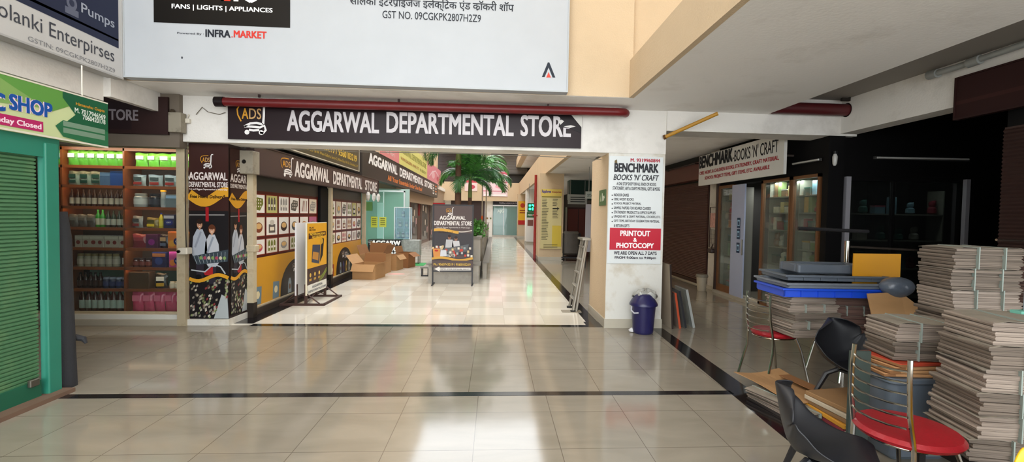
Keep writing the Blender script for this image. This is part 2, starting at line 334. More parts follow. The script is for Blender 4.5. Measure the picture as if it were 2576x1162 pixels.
# ------------------------------------------------------------------ right side: front wall of the alcove, bookshop wall
sbox('wall_right_shops', mat('grimy_white_plaster', '#bdb6a9', .8, var=.08, stain='#857b6c', stainscale=3, stainamt=.6), 4.9, 5.05, 9.86, 10.35, 0, 3.11)
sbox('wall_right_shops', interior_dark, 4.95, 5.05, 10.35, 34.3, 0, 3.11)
sbox('wall_right_shops', blackish, 4.86, 5.1, 6.55, 9.86, 2.3, 3.11)            # over the bookshop glass
sbox('wall_right_shops', blackish, 4.84, 5.08, 6.5, 6.62, 0, 2.83)              # black clad pillar
sbox('wall_right_alcove', blackish, 5.08, 8.4, 6.6, 6.75, 2.27, 3.34)
sbox('wall_right_alcove', blackish, 7.22, 8.4, 6.6, 6.75, 0, 2.27)
sbox('wall_right_inner', blackish, 5.05, 5.15, 6.62, 9.9, 2.3, 3.0)
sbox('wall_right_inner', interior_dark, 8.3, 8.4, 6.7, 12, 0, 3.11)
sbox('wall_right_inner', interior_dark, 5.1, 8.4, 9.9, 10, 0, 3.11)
sbox('baseboard_right', tile_skirt, 4.88, 5.0, 6.7, 12.5, 0, .08)
# ================================================================== SIGNS
ADSB = '#231619'; GREY = '#cfc9cb'
def board(name, label, cat, face, val, a0, a1, z0, z1, th, col, frame=None, rough=.45, back='#8d8a86', group=None):
    """a sign box: thing with a body behind the face plane; returns thing and a Sheet for its print"""
    lo, hi = min(a0, a1), max(a0, a1); w = hi-lo; h = z1-z0; c = (lo+hi)/2
    loc = {'Y': (c, val, z0), 'L': (val, c, z0), 'R': (val, c, z0)}[face]
    t = thing(name, label, cat, loc, {'Y': 0, 'L': math.pi/2, 'R': -math.pi/2}[face], group)
    MB().box(-w/2, w/2, .001, th, 0, h).build('panel', paint(col, rough), t)
    if frame: 
        f = .018; b = MB(); b.box(-w/2-f, w/2+f, -.01, th+.004, -f, 0); b.box(-w/2-f, w/2+f, -.01, th+.004, h, h+f); b.box(-w/2-f, -w/2, -.01, th+.004, 0, h); b.box(w/2, w/2+f, -.01, th+.004, 0, h)
        b.build('frame', paint(frame, .4), t)
    s = Sheet(face, val, (c, z0), rough); return t, s
def finish(t, s, name='lettering'):
    o = s.build(name); o.parent = t.children[0]; o.location = (0, 0, 0); o.rotation_euler = (0, 0, 0); return o
def P2(f, v, x, y):
    p = PY(x, y, v) if f == 'Y' else PX(x, y, v); return ((p.x if f == 'Y' else p.y), p.z)
# --- the white billboard on the beige wall
t, s = board('billboard', 'big white billboard for fans, lights and appliances on the beige wall above the corridor mouth', 'billboard', 'Y', 5.72, -4.31, .855, 3.13, 5.0, .12, '#b3b7bb', '#adb1b4')
L0 = P2('Y', 5.72, 387, 57); L1 = P2('Y', 5.72, 730, 70)
s.rect(L0[0], 3.755, L1[0], 4.9, '#15120f')
s.tpx('FANS | LIGHTS | APPLIANCES', 432, 30, 686, 15, '#f2f2f2', .025)
B0 = P2('Y', 5.72, 560, 12)
zb = 4.035; u_ = lambda x: P2('Y', 5.72, x, 8)[0]; s.rect(u_(556), zb, u_(580), zb+.09, '#d8402c', 3); s.rect(u_(556), zb, u_(564), zb+.4, '#d8402c', 3); s.rect(u_(588), zb, u_(600), zb+.42, '#f2f2f2', 3); s.text('O', u_(606), zb-.01, u_(656), zb+.43, '#f2f2f2', .04); s.rect(u_(512), zb+.01, u_(523), zb+.42, '#f2f2f2', 3)
s.tpx('Powered By :', 446, 88, 513, 82, '#2e3138', .01)
s.tpx('INFRA', 517, 94, 580, 75, '#23262e', .035); s.ell(*P2('Y', 5.72, 584, 93), .008, .008, '#c8392f', 2); s.tpx('MARKET', 588, 96, 671, 78, '#c8392f', .035)
hs = 'सोलंकी इंटरपाइजेज इलेक्िटक एंड कॉकरी शॉप'; s.tpx(hs, 880, 27, 1293, -4, '#2b2d33', .012)
def adv(k): vs_ = glyphs(hs[:k], 0, 0)[0]; return max(v[0] for v in vs_)
ha, hb = s.P(880, 10)[0], s.P(1293, 10)[0]; hz = s.P(1086, 20)[1]
for k in (hs.index('पा')+1, hs.index('ट', 20)+1, hs.index('कॉ')+1):
    uu = ha+(hb-ha)*adv(k)/adv(len(hs)); s.line([(uu-.045, hz-.005), (uu-.015, hz+.018)], .01, '#2b2d33', 2.5)
s.tpx('GST NO. 09CGKPK2807H2Z9', 962, 51, 1210, 32, '#2b2d33', .006)
A = lambda x, y: P2('Y', 5.72, x, y)
s.poly([A(1363, 194), A(1378, 157), A(1382, 157), A(1397, 195), A(1390, 195), A(1380, 170), A(1370, 194)], '#1d2530', 1)
s.poly([A(1374, 195), A(1380, 181), A(1386, 195)], '#cc4636', 1)
s.ell(*A(458, 145), .012, .014, '#55585c', 1)
finish(t, s)
# --- the old sign above the left shops
t, s = board('signboard', 'weathered grey and navy enterprises sign box high above the green shutter', 'sign', 'L', -4.33, 2.0, 5.7, 3.10, 4.6, .12, '#b9b8b6', '#a5a4a2', rough=.6)
s.rect(2.0, 3.50, 5.66, 4.58, '#252a3f'); s.poly([(2.0, 3.50), (5.66, 3.42), (5.66, 3.52), (2, 3.55)], '#252a3f')
s.tcol('Pumps', 204, 287, 245, 58, 27, '#9aa0ad', .01, 3)
s.ell(*P2('L', -4.33, 180, 8), .06, .07, '#5d6172', 2.2); s.ell(*P2('L', -4.33, 180, 8), .03, .035, '#2f3448', 2.6); s.rpx(163, 30, 197, 30, '#5d6172', 2.4)
s.text('Solanki Enterpirses', s.P(4, 40)[0]-.11, 3.2, s.P(287, 150)[0], 3.385, '#3e4047', .0)
s.cols and None
s.text('GSTIN: 09CGKPK2807H2Z9', s.P(70, 97)[0], 3.125, s.P(289, 180)[0], 3.17, '#7d7d80', .0)
finish(t, s)
# --- green shop sign over the shutter
g0 = 3.0; t, s = board('signboard', 'green printed shop sign with blue lettering above the green roller shutter', 'sign', 'L', -3.67, 2.2, 4.66, 2.16, 2.585, .1, '#c3cf9c', None, rough=.4)
W = lambda x, y: P2('L', -3.67, x, y)
s.poly([(2.2, 2.585), (4.3, 2.585), (4.1, 2.4), (2.2, 2.2)], '#7fa45c', 1); s.poly([(3.6, 2.585), (4.28, 2.585), (4.34, 2.5), (4.1, 2.38), (3.8, 2.5)], '#5e9444', 1.5)
s.poly([(4.2, 2.585), (4.66, 2.585), (4.66, 2.16), (4.2, 2.19), (4.14, 2.26), (4.24, 2.33), (4.32, 2.4), (4.2, 2.52)], '#1f5a3c', 2)
s.poly([(4.13, 2.27), (4.2, 2.33), (4.66, 2.31), (4.66, 2.16), (4.2, 2.19)], '#2d6b47', 2.5)
for col, dx, ly, bd in (('#f1d3e4', 0, 2.2, .09), ('#1b4f9c', 0, 3, .045)):
    s.tcol('C', -30, 13, -5, 278, 232, col, bd, ly); s.tcol('SHOP', 22, 131, 78, 287, 248, col, bd, ly)
a, b = W(-30, 315), W(108, 322); s.rect(a[0]-.1, s.P(60, 324)[1], b[0], s.P(60, 297)[1], '#b02a62', 2.2)
s.tcol('Sunday Closed', -36, 103, 50, 320, 302, '#f4d9e6', .03, 3.2)
s.tcol('Himanshu Gupta', 190, 262, 226, 276, 266, '#d99a2c', .01, 3.2); s.tcol('M. 7017946569', 187, 264, 226, 292, 280, '#dfe8df', .02, 3.4); s.tcol('7060420178', 207, 264, 236, 307, 295, '#dfe8df', .02, 3.4)
for k in range(2): s.rect(s.P(158, 320)[0], s.P(215, 328+k*16)[1], s.P(263, 330)[0], s.P(215, 316+k*16)[1], '#75917c', 3)
s.line([(2.2, 2.175), (4.66, 2.165)], .015, '#d9d4c4', 3); s.line([(2.2, 2.575), (4.66, 2.578)], .012, '#d9d4c4', 3)
finish(t, s)
tag(MB().tube([(0, 0, 0), (0, 0, .28)], .006).build('sign_hanger', paint('#cfcac0'), loc=(-3.72, 4.45, 2.585)), 'thin white hanger rod holding the green shop sign', 'rod')
# --- store sign on the beam across the corridor mouth
t, s = board('signboard', 'long brown department store banner hung on the beam across the corridor mouth', 'sign', 'Y', 6.48, -3.58, 1.19, 2.545, 3.03, .025, ADSB, rough=.35)
s.logo(*A(0, 0), .01) if False else None
S = lambda x, y: P2('Y', 6.48, x, y)
q = S(597, 340); s.logo(q[0], q[1]+.01, .42, 2)
for a, b, c in (('AGGARWAL', 722, 954), ('DEPARTMENTAL', 972, 1293), ('STORE', 1309, 1437)): s.tpx(a, b, {722: 333, 972: 338, 1309: 344}[b], c, {722: 280, 972: 286, 1309: 291}[b], GREY, .03)
s.poly([S(1412, 286), S(1438, 291), S(1462, 322), S(1462, 335), S(1430, 322), S(1405, 320)], '#1a1215', 3)
s.poly([S(1436, 288), S(1464, 288), S(1464, 322)], '#cfccc4', 4); s.poly([S(1418, 318), S(1436, 315), S(1448, 318), S(1434, 322)], '#d8d4d0', 4); s.poly([S(1404, 304), S(1412, 301), S(1419, 305), S(1410, 314)], '#d8d4d0', 4)
finish(t, s)
# --- the same store's sign over the left shop, half hidden
t, s = board('signboard', 'dark brown store sign over the lit shelves, partly behind the green sign', 'sign', 'Y', 6.41, -5.6, -4.3, 2.57, 3.06, .03, '#2d1b19', rough=.5)
s.rect(-5.6, 2.62, -4.75, 2.98, '#241517', 1)
s.tpx('TORE', 274, 303, 348, 275, '#8b8285', .03); s.text('STORE'[0], -5.22, 2.76, -5.13, 2.93, '#8b8285', .03) if False else None
s.text(')', -5.1, 2.63, -5.085, 2.69, '#8b8285', .0)
finish(t, s)
# --- poster on the pillar
t, s = board('poster', 'tall white book and craft shop poster with a red band on the white pillar', 'poster', 'Y', 6.512, 1.605, 2.385, .93, 2.455, .012, '#d5d9d8', rough=.35)
T = s.tpx; K = '#26262c'; RD = '#a8283a'
T('M. 9319960844', 1586, 408, 1661, 399, RD, .03); T('BENCHMARK', 1545, 434, 1657, 411, '#1f1f25', .05); T("BOOKS 'N' CRAFT", 1543, 454, 1658, 439, K, .02, 2, .25)
T('A ONE STOP SHOP FOR ALL KINDS OF BOOKS,', 1551, 468, 1651, 459, K, .02); T('STATIONERY, ART & CRAFT MATERIAL, GIFTS & MORE', 1541, 480, 1660, 470, K, .02)
for y, tx, x1 in ((494, 'INDOOR GAMES', 1582), (505, 'CBSE, NCERT BOOKS', 1594), (516, 'SCHOOL PROJECT MATERIAL', 1613), (527, 'SAMPLE PAPERS FOR BOARD CLASSES', 1637), (538, 'STATIONERY PRODUCTS & OFFICE SUPPLIES', 1649), (549, 'UNIQUE ART & CRAFT MATERIAL, STICKERS, ETC.', 1662), (560, 'GIFT ITEMS, BIRTHDAY CELEBRATION MATERIAL', 1659), (571, '& RETURN GIFTS', 1583)):
    T(tx, 1544, y, x1, y-7, K, .02); 
    if y < 565: s.ell(*s.P(1540, y-3), .009, .009, K)
s.rpx(1533, 628, 1663, 575, '#b91f33'); T('PRINTOUT', 1560, 594, 1636, 580, '#f0e6e6', .04, 2); T('&', 1593, 608, 1602, 598, '#f0e6e6', .04, 2); T('PHOTOCOPY', 1550, 624, 1645, 611, '#f0e6e6', .04, 2)
T('WE ARE OPEN ALL 7 DAYS', 1544, 641, 1652, 632, '#2f2a33', .03); T('FROM 9:00am to 9:00pm', 1546, 653, 1650, 645, '#2f2a33', .03)
s.poly([s.P(1546, 411), s.P(1546, 404), s.P(1552, 401), s.P(1553, 411)], '#6b5a3a')
finish(t, s)
# --- green exit plate on the beige side of the pillar
t, s = board('exit_plate', 'small green running figure plate on the beige side of the white pillar', 'sign', 'R', 1.585, 7.02, 6.62, 1.76, 1.99, .01, '#4f6a45', rough=.5)
s.poly([(6.95, 1.82), (6.9, 1.93), (6.86, 1.82)], '#9fae8c', 1); s.rect(6.82, 1.82, 6.78, 1.94, '#d5dccb', 1); s.rect(6.76, 1.83, 6.7, 1.9, '#d5dccb', 1); s.text('+', 6.7, 1.85, 6.64, 1.9, '#d5dccb', .05)
finish(t, s)
# --- bookshop board (tilted out from the wall)
t, s = board('signboard', 'white hanging board of the book shop with black and red lettering over its glass front', 'sign', 'R', 4.6, 10.3, 7.19, 2.33, 2.99, .05, '#cfcdc6', rough=.5)
S = lambda x, y: P2('R', 4.6, x, y)
def slant(txt, x0, yb0, yt0, x1, yb1, yt1, col, bold=0):
    a, b = S(x0, yb0), S(x1, yb1); c, d = S(x0, yt0), S(x1, yt1); s.text(txt, a[0], (a[1]+b[1])/2, b[0], (c[1]+d[1])/2, col, bold)
slant('BENCHMARK', 1759, 424, 392, 1843, 408, 375, '#17171c', .06); slant("-BOOKS 'N' CRAFT", 1843, 408, 377, 1958, 382, 350, '#17171c', .01)
slant('CBSE, NCERT, & CHILDREN BOOKS, STATIONERY, CRAFT MATERIAL,', 1760, 441, 430, 1960, 404, 394, '#a02c35', .04); slant('SCHOOL PROJECT ITEMS, GIFT ITEMS, ETC. AVAILABLE', 1773, 455, 443, 1936, 427, 416, '#a02c35', .04)
finish(t, s)
for x in (-1.4, 1.4): MB().box(x-.015, x+.015, .04, .26, .3, .33).build('bracket', paint('#3a332e'), t)
# --- signs along the corridor's left side
t, s = board('signboard', 'first brown store fascia over the photo covered window on the left of the corridor', 'sign', 'L', -3.5, 7.0, 14.2, 2.14, 2.545, .1, '#4a3a38', '#3a2c2a', rough=.35)
q = P2('L', -3.5, 713, 432); s.logo(q[0]-.1, 2.18, .48, 2, h=.3)
for wd_, xa, ya, xb, yb in (('AGGARWAL', 741, 440, 828, 405), ('DEPARTMENTAL', 838, 457, 911, 425), ('STORE', 918, 474, 948, 441)):
    s.text(wd_, s.P(xa, ya)[0], 2.2, s.P(xb, yb)[0], 2.48, '#d8d2cf', .04)
finish(t, s)
t, s = board('signboard', 'yellow lettered phone number board set above the first brown corridor fascia', 'sign', 'L', -3.5, 8.2, 12.2, 2.66, 3.18, .1, '#4b4434', '#c8c2b2', rough=.35)
s.text('9560743219 / 9560103219', 9.0, 2.86, 12.0, 3.02, '#d9b84a', .03); s.text('Shop No. LGF 38-44, Wave Galleria, Sector 2, Wave City, NH-24, Ghaziabad, U.P', 8.6, 2.72, 12.1, 2.8, '#b59b45', .02)
finish(t, s)
t, s = board('signboard', 'long black store fascia with white letters and an orange slogan farther down the corridor', 'sign', 'L', -3.5, 12.5, 28.4, 2.585, 3.37, .25, '#2c2a28', '#45403c', rough=.4)
def seg(sh, txt, Y0, Y1, z0, z1, col, b): sh.text(txt, Y0, z0, Y1, z1, col, b)
seg(s, 'AGGARWAL', 13.1, 16.9, 2.95, 3.27, '#efefef', .05); seg(s, 'DEPARTMENTAL', 17.3, 22.9, 2.95, 3.27, '#efefef', .05); seg(s, 'STORE', 23.3, 26.2, 2.95, 3.27, '#efefef', .05)
seg(s, 'All Your Essentials Under One Roof', 15.4, 22.6, 2.66, 2.84, '#e0803a', .03)
for k, (c, yy) in enumerate((('#d8d8d8', 26.4), ('#e0803a', 27.5))):
    for j in range(4): s.rect(yy, 2.72+j*.15, yy+.6, 2.81+j*.15, c if j % 2 == k else '#c9c4bc', 1)
finish(t, s)
for a0, a1, c, lab in ((14.6, 17.2, '#d98588', 'pale red hoarding panel nearest on the upper left of the corridor'), (17.22, 24.2, '#d6d27a', 'yellow green hoarding panel in the middle of the upper left row'), (24.22, 30.2, '#db8a94', 'pink hoarding panel farthest down the upper left of the corridor')):
    t, s = board('hoarding', lab, 'hoarding', 'L', -3.5, a0, a1, 3.39, 4.35, .06, c, rough=.35, group=None)
    if a0 > 15 and a0 < 20: seg(s, 'AGGARWAL DEPARTMENTAL STORE', 17.5, 23.8, 3.85, 4.1, '#8f9140', .03); seg(s, 'WAVE GALLERIA, WAVE CITY', 17.5, 21.6, 3.56, 3.7, '#a8763f', .03); seg(s, 'PH. 9560743219', 21.9, 23.8, 3.56, 3.7, '#8f9140', .02)
    elif a0 < 15: seg(s, 'Fresh Mart', 14.8, 16.4, 3.52, 3.66, '#e9c4c4', .02)
    else:
        s.ell(26.5, 3.8, .7, .22, '#e8b6bc', 1); s.line([(25, 3.6), (26, 3.9), (27.5, 4.1), (29, 3.9)], .07, '#e9c9cf', 2); s.ell(28.6, 3.7, .5, .14, '#c25a68', 2)
    finish(t, s)
# ================================================================== LEFT: green shutter, lit shelf shop, mural pillar
green = mat('green_shutter_paint', '#4f7d58', .45, var=.1, scale=4, stain='#6f8f62', stainscale=3, stainamt=.5)
teal = mat('teal_post_paint', '#2b7f69', .4, var=.08)
t = thing('roller_shutter', 'green ribbed roller shutter closing the near left shop', 'shutter', (-3.74, 2.6, 0), math.pi/2)
n = 62; prof = []
for k in range(n):
    z = .16+k*.031
    prof += [(0, z), (-.014, z+.006), (-.016, z+.022), (0, z+.028)]
MB().grid(lambda u, v: (-2.0+3.42*u, prof[min(int(v*(len(prof)-1)+.5), len(prof)-1)][0], prof[min(int(v*(len(prof)-1)+.5), len(prof)-1)][1]), 1, len(prof)-1).build('slats', green, t)
MB().box(-2, 1.42, -.03, .02, .03, .17).build('bottom_rail', mat('green_dark', '#1d5f47', .4), t)
MB().rbox(1.3, 1.38, -.06, -.03, .14, .2, .01).build('lock', mat('lock_metal', '#6a665c', .4, metal=.7), t)
tag(MB().rbox(-.035, .035, -.06, .06, 0, 2.12, .012).build('door_post', teal, loc=(-3.72, 4.12, 0)), 'bright teal painted post at the corner of the green shutter', 'post')
tag(MB().box(-.08, .08, -1.6, 1.6, 0, .3).build('shutter_box', teal, loc=(-3.78, 2.6, 2.0)), 'teal shutter housing under the green shop sign', 'shutter box')
sbox('baseboard_left', mat('brown_sill', '#6e5646', .7, var=.15), -3.9, -3.6, 1, 4.2, 0, .035)
sbox('wall_left_near', interior_dark, -8.9, -3.85, 4.0, 4.1, 0, 2.5)
t = thing('rolled_mat', 'tall dark grey rolled mat leaning by the teal corner post', 'rolled mat', (-3.79, 4.32, 0))
MB().tube([(0, 0, .0), (0, 0, .4), (-.005, .0, .9), (.0, 0, 1.3), (-.02, 0, 1.55)], [.085, .075, .068, .062, .05], 14).build('roll', mat('dark_grey_cloth', '#2b2c30', .8, var=.15, bump=.2), t, smooth=True)
MB().tube([(.02, .08, .42), (.08, .1, .4), (.1, .1, .36)], [.03, .025, .012], 8).build('loose_end', mat('dark_grey_cloth', '#2b2c30'), t, smooth=True)
# --- shelf shop shell
orange_wood = mat('orange_laminate', '#7f431d', .4, var=.12, scale=8, stretch=(1, 8, 1))
aqua = mat('aqua_paint', '#8fd0bb', .6)
sbox('wall_left_shop', aqua, -7.2, -4.3, 8.6, 8.7, 0, 3.1)
sbox('wall_left_shop', aqua, -4.34, -4.3, 6.9, 8.6, 0, 2.5)
sbox('wall_left_shop', interior_dark, -7.2, -7.1, 6.6, 8.7, 0, 3.1)
sbox('ceiling', white_wall, -7.2, -4.2, 6.55, 8.7, 2.47, 2.56)
sbox('wall_left_lintel', mat('grey_brown_lintel', '#6d6255', .7, var=.1), -7.2, -4.18, 6.45, 6.6, 2.41, 3.3)
sbox('trim_31', mat('white_sill', '#dcdcd4', .4), -6.3, -4.3, 6.62, 6.78, .08, .14)
sbox('trim_32', tile_skirt, -7.2, -4.2, 6.58, 6.85, 0, .08)
cream = mat('cream_metal', '#b7a98d', .5, var=.08, stain='#7f6c4e', stainscale=5, stainamt=.5)
tag(MB().box(-.055, .055, -.04, .04, 0, 2.41).build('door_post', cream, loc=(-4.245, 6.6, 0)), 'cream steel post between the lit shelves and the mural pillar', 'post')
t = thing('display_rack', 'orange wooden wall rack of eight lit shelves full of packets and bottles', 'shelf rack', (-5.4, 7.15, 0))
ZS = [.10, .44, .75, 1.03, 1.32, 1.62, 1.92, 2.20, 2.455]
for i, z in enumerate(ZS):
    MB().box(-.92, 1.08, -.16, .16, z-.028, z-.006).build('shelf', orange_wood, t)
    MB().box(-.92, 1.08, -.165, -.16, z-.045, z-.004).build('shelf_lip', orange_wood, t)
for x in (-.92, -.735, .105, 1.05): MB().box(x-.012, x+.012, -.165, .16, .07, 2.455).build('divider', orange_wood, t)
MB().box(-.9, 1.05, .16, .17, .75, 2.45).build('back_panel', mat('rack_back', '#59402e', .6), t)
lw = paint('#ffd0a0', .4, 7.0); lw2 = paint('#f2fbff', .4, 6)
for i in range(2, 9):
    for (x0, x1) in ((-.90, -.75), (-.70, .09), (.13, 1.03)):
        if i < 5 and x0 < 0: continue
        MB().box(x0, x1, -.15, -.13, ZS[i]-.04, ZS[i]-.029).build('light_strip', lw2 if i in (3, 7) and x0 > 0 else lw, t)
# --- goods: one of each kind, then copies
def pouch(label, group, col, w=.13, h=.2, d=.06, pr='#f0efe6', pc=None, name='packet', cat='packet'):
    t = thing(name, label, cat, (0, 0, -20), 0, group)
    def fn(u, v):
        e = math.sin(math.pi*u)**.5; b = math.sin(math.pi*min(1, v*1.0+.0))**.6 if 0 < v < 1 else 0
        return None
    b = MB(); nu, nv = 8, 8; vs = []; fs = []
    for side in (-1, 1):
        o = len(vs)
        for j in range(nv+1):
            v = j/nv; th = d*.5*(math.sin(math.pi*(.12+.76*v)) if j < nv else .06)*(1.25-.5*v)
            for i in range(nu+1):
                u = i/nu; k = math.sin(math.pi*u)**.6 if 0 < u < 1 else .05
                vs.append(((u-.5)*w*(1-.08*math.sin(math.pi*v)), side*th*k+.004*math.sin(9*u+7*v), v*h+.006*math.sin(6*u)*v))
        for j in range(nv):
            for i in range(nu):
                q = (o+j*(nu+1)+i, o+j*(nu+1)+i+1, o+(j+1)*(nu+1)+i+1, o+(j+1)*(nu+1)+i); fs.append(q if side < 0 else q[::-1])
    b.add(vs, fs); b.build('bag', mat('foil_'+col.strip('#'), col, .25, var=.15, scale=14, bump=.3, bscale=25), t, smooth=True)
    MB().rbox(-w*.3, w*.3, -d*.62, -d*.55, h*.5, h*.78, .004).build('printed_patch', paint(pr), t.children[0])
    if pc: MB().rbox(-w*.3, w*.3, -d*.64, -d*.5, h*.14, h*.36, .004).build('printed_band', paint(pc), t.children[0])
    return t
def bottle(label, group, col, cap, lab, r=.03, h=.24, name='bottle', cat='bottle', neck=.35):
    t = thing(name, label, cat, (0, 0, -20), 0, group)
    MB().lathe([(r*.9, 0), (r, .01), (r, h*.58), (r*.85, h*.68), (r*neck, h*.86), (r*neck, h*.92)], n=12).build('body', mat('bottle_'+col.strip('#'), col, .15, var=.1), t, smooth=True)
    MB().lathe([(r*neck*1.15, h*.9), (r*neck*1.15, h), (r*neck, h*1.005)], n=12).build('cap', paint(cap), t, smooth=True)
    MB().lathe([(r*1.02, h*.14), (r*1.02, h*.5)], n=12).build('paper_label', paint(lab), t.children[0], smooth=True); return t
def carton(label, group, col, w=.11, h=.2, d=.1, spot='#9c3a36', stripe='#ece7dc', sh='ell', name='carton', cat='carton', words=None, sl=None):
    t = thing(name, label, cat, (0, 0, -20), 0, group); MB().rbox(-w/2, w/2, -d/2, d/2, 0, h, .003, seg=1).build('box', mat('card_'+col.strip('#'), col, .4, var=.1, scale=10), t)
    s = Sheet('Y', -d/2-.001, (0, 0), .35)
    if stripe: s.rect(-w*.46, h*.7, w*.46, h*.92, stripe)
    if spot: s.ell(0, h*.42, min(w, h)*.28*(1.35 if words else 1), min(w, h)*.28, spot, 2)
    if words: s.text(words, -w*.2, h*.37, w*.2, h*.47, '#f0f0f4', .02, 3)
    if spot and w > .3: s.ell(-w*.33, h*.3, h*.2, h*.2, sl or '#e8a23a', 1); s.ell(w*.36, h*.75, h*.22, h*.22, sl or '#e8a23a', 1.5); s.ell(w*.4, h*.22, h*.15, h*.15, '#d98fd0', 1.2)
    o = s.build('printed_face'); o.parent = t; o.location = (0, -d/2-.001, 0); return t
def jar(label, group, col, lid, r=.04, h=.16, name='jar', cat='jar', lab='#e8e2d2'):
    t = thing(name, label, cat, (0, 0, -20), 0, group); MB().lathe([(r*.92, 0), (r, .012), (r, h*.72), (r*.8, h*.8)], n=14).build('body', mat('jar_'+col.strip('#'), col, .2, var=.15, scale=20), t, smooth=True)
    MB().lathe([(r*.86, h*.79), (r*.86, h*.97), (r*.7, h)], n=14).build('lid', paint(lid), t, smooth=True); MB().lathe([(r*1.02, h*.2), (r*1.02, h*.6)], n=14).build('paper_label', paint(lab), t.children[0], smooth=True); return t
def row(proto, xs, y, z, jitter=.004, rz=.12, labels=None, s=1):
    base = proto['label']; ND = ('first', 'second', 'third', 'fourth', 'fifth', 'sixth', 'seventh', 'eighth', 'ninth', 'tenth')
    for i, x in enumerate(xs):
        loc = (x, y+random.uniform(-jitter, jitter), z); a = random.uniform(-rz, rz)
        if i == 0: proto.location = loc; proto.rotation_euler = (0, 0, a); o = proto
        else: o = dup(proto, loc, a)
        if len(xs) > 1: o['label'] = base+', '+ND[i]+' from left'
def span(a, b, n): return [a+(b-a)*(i+.5)/n for i in range(n)]
XL0, XL1, XR0, XR1 = -6.11, -5.31, -5.27, -4.38; YG = 7.08
def zs(i): return ZS[i]-.005
row(pouch('bright green packet on the top shelf, left bay', 'green packets in the left bay of the top shelf', '#5fae3c', .15, .22, .08), span(XL0, XL1, 6), YG, zs(7))
row(pouch('crumpled green packet on the top shelf, right bay', 'green packets in the right bay of the top shelf', '#6dc244', .17, .2, .09, '#e3e6d2'), span(XR0+.08, XR1, 5), YG, zs(7))
row(pouch('green packet at the far left of the top shelf, next to the teal post', None, '#69b944', .12, .21, .07), [-6.21], YG, zs(7))
row(pouch('pale packet with dark green window, second shelf', 'pale and dark green packets on the second shelf', '#7d9183', .16, .2, .07, '#24453a', '#1e3d33'), span(XL0, XL0+.46, 3), YG, zs(6))
row(carton('blue grey carton beside the plain navy carton on the second shelf', None, '#3d5878', .14, .19, .1, None, '#4f6b8a'), [-5.585], YG, zs(6))
row(carton('plain navy blue carton at the right end of the second shelf, left bay', None, '#1c3f7c', .19, .21, .1, None, None), [-5.42], YG, zs(6))
row(pouch('silver grey packet on the second shelf, right bay', 'silver grey packets on the second shelf', '#8d9896', .19, .17, .08, '#3a4646', '#8a2c26'), span(XR0+.02, XR1, 4), YG, zs(6))
row(bottle('dark brown bottle with pale label, third shelf', 'brown bottles on the third shelf', '#35211a', '#3b2a22', '#a8a79a', .03, .24), span(XL0, XL1-.03, 10), YG, zs(5))
row(jar('large grey white tub on the third shelf, right bay', None, '#9aa3a3', '#8b9494', .085, .2, 'tub', 'tub', '#b8bdbb'), [-5.13], YG, zs(5))
row(jar('black jar with a rounded lid on the third shelf, right bay', None, '#23262e', '#1c1e26', .075, .2, lab='#2c2f3a'), [-4.93], YG, zs(5))
row(bottle('small yellow capped bottle on the third shelf, right bay', None, '#a4aeb2', '#e8b92e', '#8f9a9f', .035, .25, neck=.9), [-4.815], YG, zs(5))
row(carton('grey carton with a pale blue top stripe on the third shelf', None, '#5f6f77', .2, .19, .1, None, '#8fb6dc'), [-4.66], YG, zs(5))
row(jar('white tub at the right end of the third shelf', None, '#c4ccca', '#d4dad8', .06, .19, 'tub', 'tub', '#e2e4de'), [-4.46], YG, zs(5))
row(pouch('dull grey packet on the fourth shelf', 'dull grey packets on the fourth shelf', '#5c605c', .13, .18, .06, '#6d716b'), span(XL0, XL0+.36, 3), YG, zs(4))
row(bottle('bright green bottle on the fourth shelf', 'green bottles on the fourth shelf', '#2f8f35', '#3da544', '#b3bfae', .03, .25), [-5.72, -5.66], YG, zs(4))
row(bottle('black green bottle with pale label, fourth shelf', 'dark bottles on the fourth shelf', '#20342a', '#27382f', '#a9b5ac', .03, .24), span(-5.62, XL1-.01, 4), YG, zs(4))
row(pouch('whitish packet on the fourth shelf, right bay', None, '#8c9290', .15, .17, .08, '#474c50', '#7d2b28'), [-5.17], YG, zs(4))
row(pouch('yellow and brown packet on the fourth shelf, right bay', None, '#8a7a34', .17, .15, .08, '#54501e', '#d8c023'), [-4.97], YG, zs(4))
row(bottle('yellow bottle with a navy cap on the fourth shelf, right bay', None, '#d3c62b', '#20328a', '#e0d54a', .03, .22), [-4.85], YG, zs(4))
row(carton('navy carton with white lettering on the fourth shelf, right bay', None, '#1d2144', .15, .2, .1, '#2b3480', '#c8c9d6', words='OXY'), [-4.71], YG, zs(4))
row(jar('silver jar with a dark round label at the right end of the fourth shelf', None, '#6f7687', '#9aa0b0', .07, .2, lab='#24264a'), [-4.5], YG, zs(4))
row(carton('off white carton with red spot, fifth shelf', 'off white cartons on the fifth shelf', '#a8a293', .1, .17, .09, '#7a3532', '#c1bbab'), span(XL0+.1, XL1, 7), YG, zs(3))
row(pouch('red foil packet at the left of the fifth shelf, right bay', None, '#7c2a36', .2, .2, .08, '#8f3a44'), [-5.14], YG, zs(3))
row(carton('dark purple carton on the fifth shelf, right bay', None, '#481842', .16, .2, .09, '#8a2f86', None), [-4.96], YG, zs(3))
row(pouch('black packet with a pale picture on the fifth shelf, right bay', None, '#24242c', .14, .2, .07, '#b59a74', '#5d6b86'), [-4.8], YG, zs(3))
row(carton('large orange carton with a navy oval on the fifth shelf', None, '#d8792c', .33, .24, .12, '#232a6d', None, words='Celebrations'), [-4.55], YG, zs(3))
row(jar('pale jar on the sixth shelf', 'pale jars on the sixth shelf', '#94907c', '#776a45', .045, .19, lab='#a8a493'), span(XL0+.1, XL1-.12, 6), YG, zs(2))
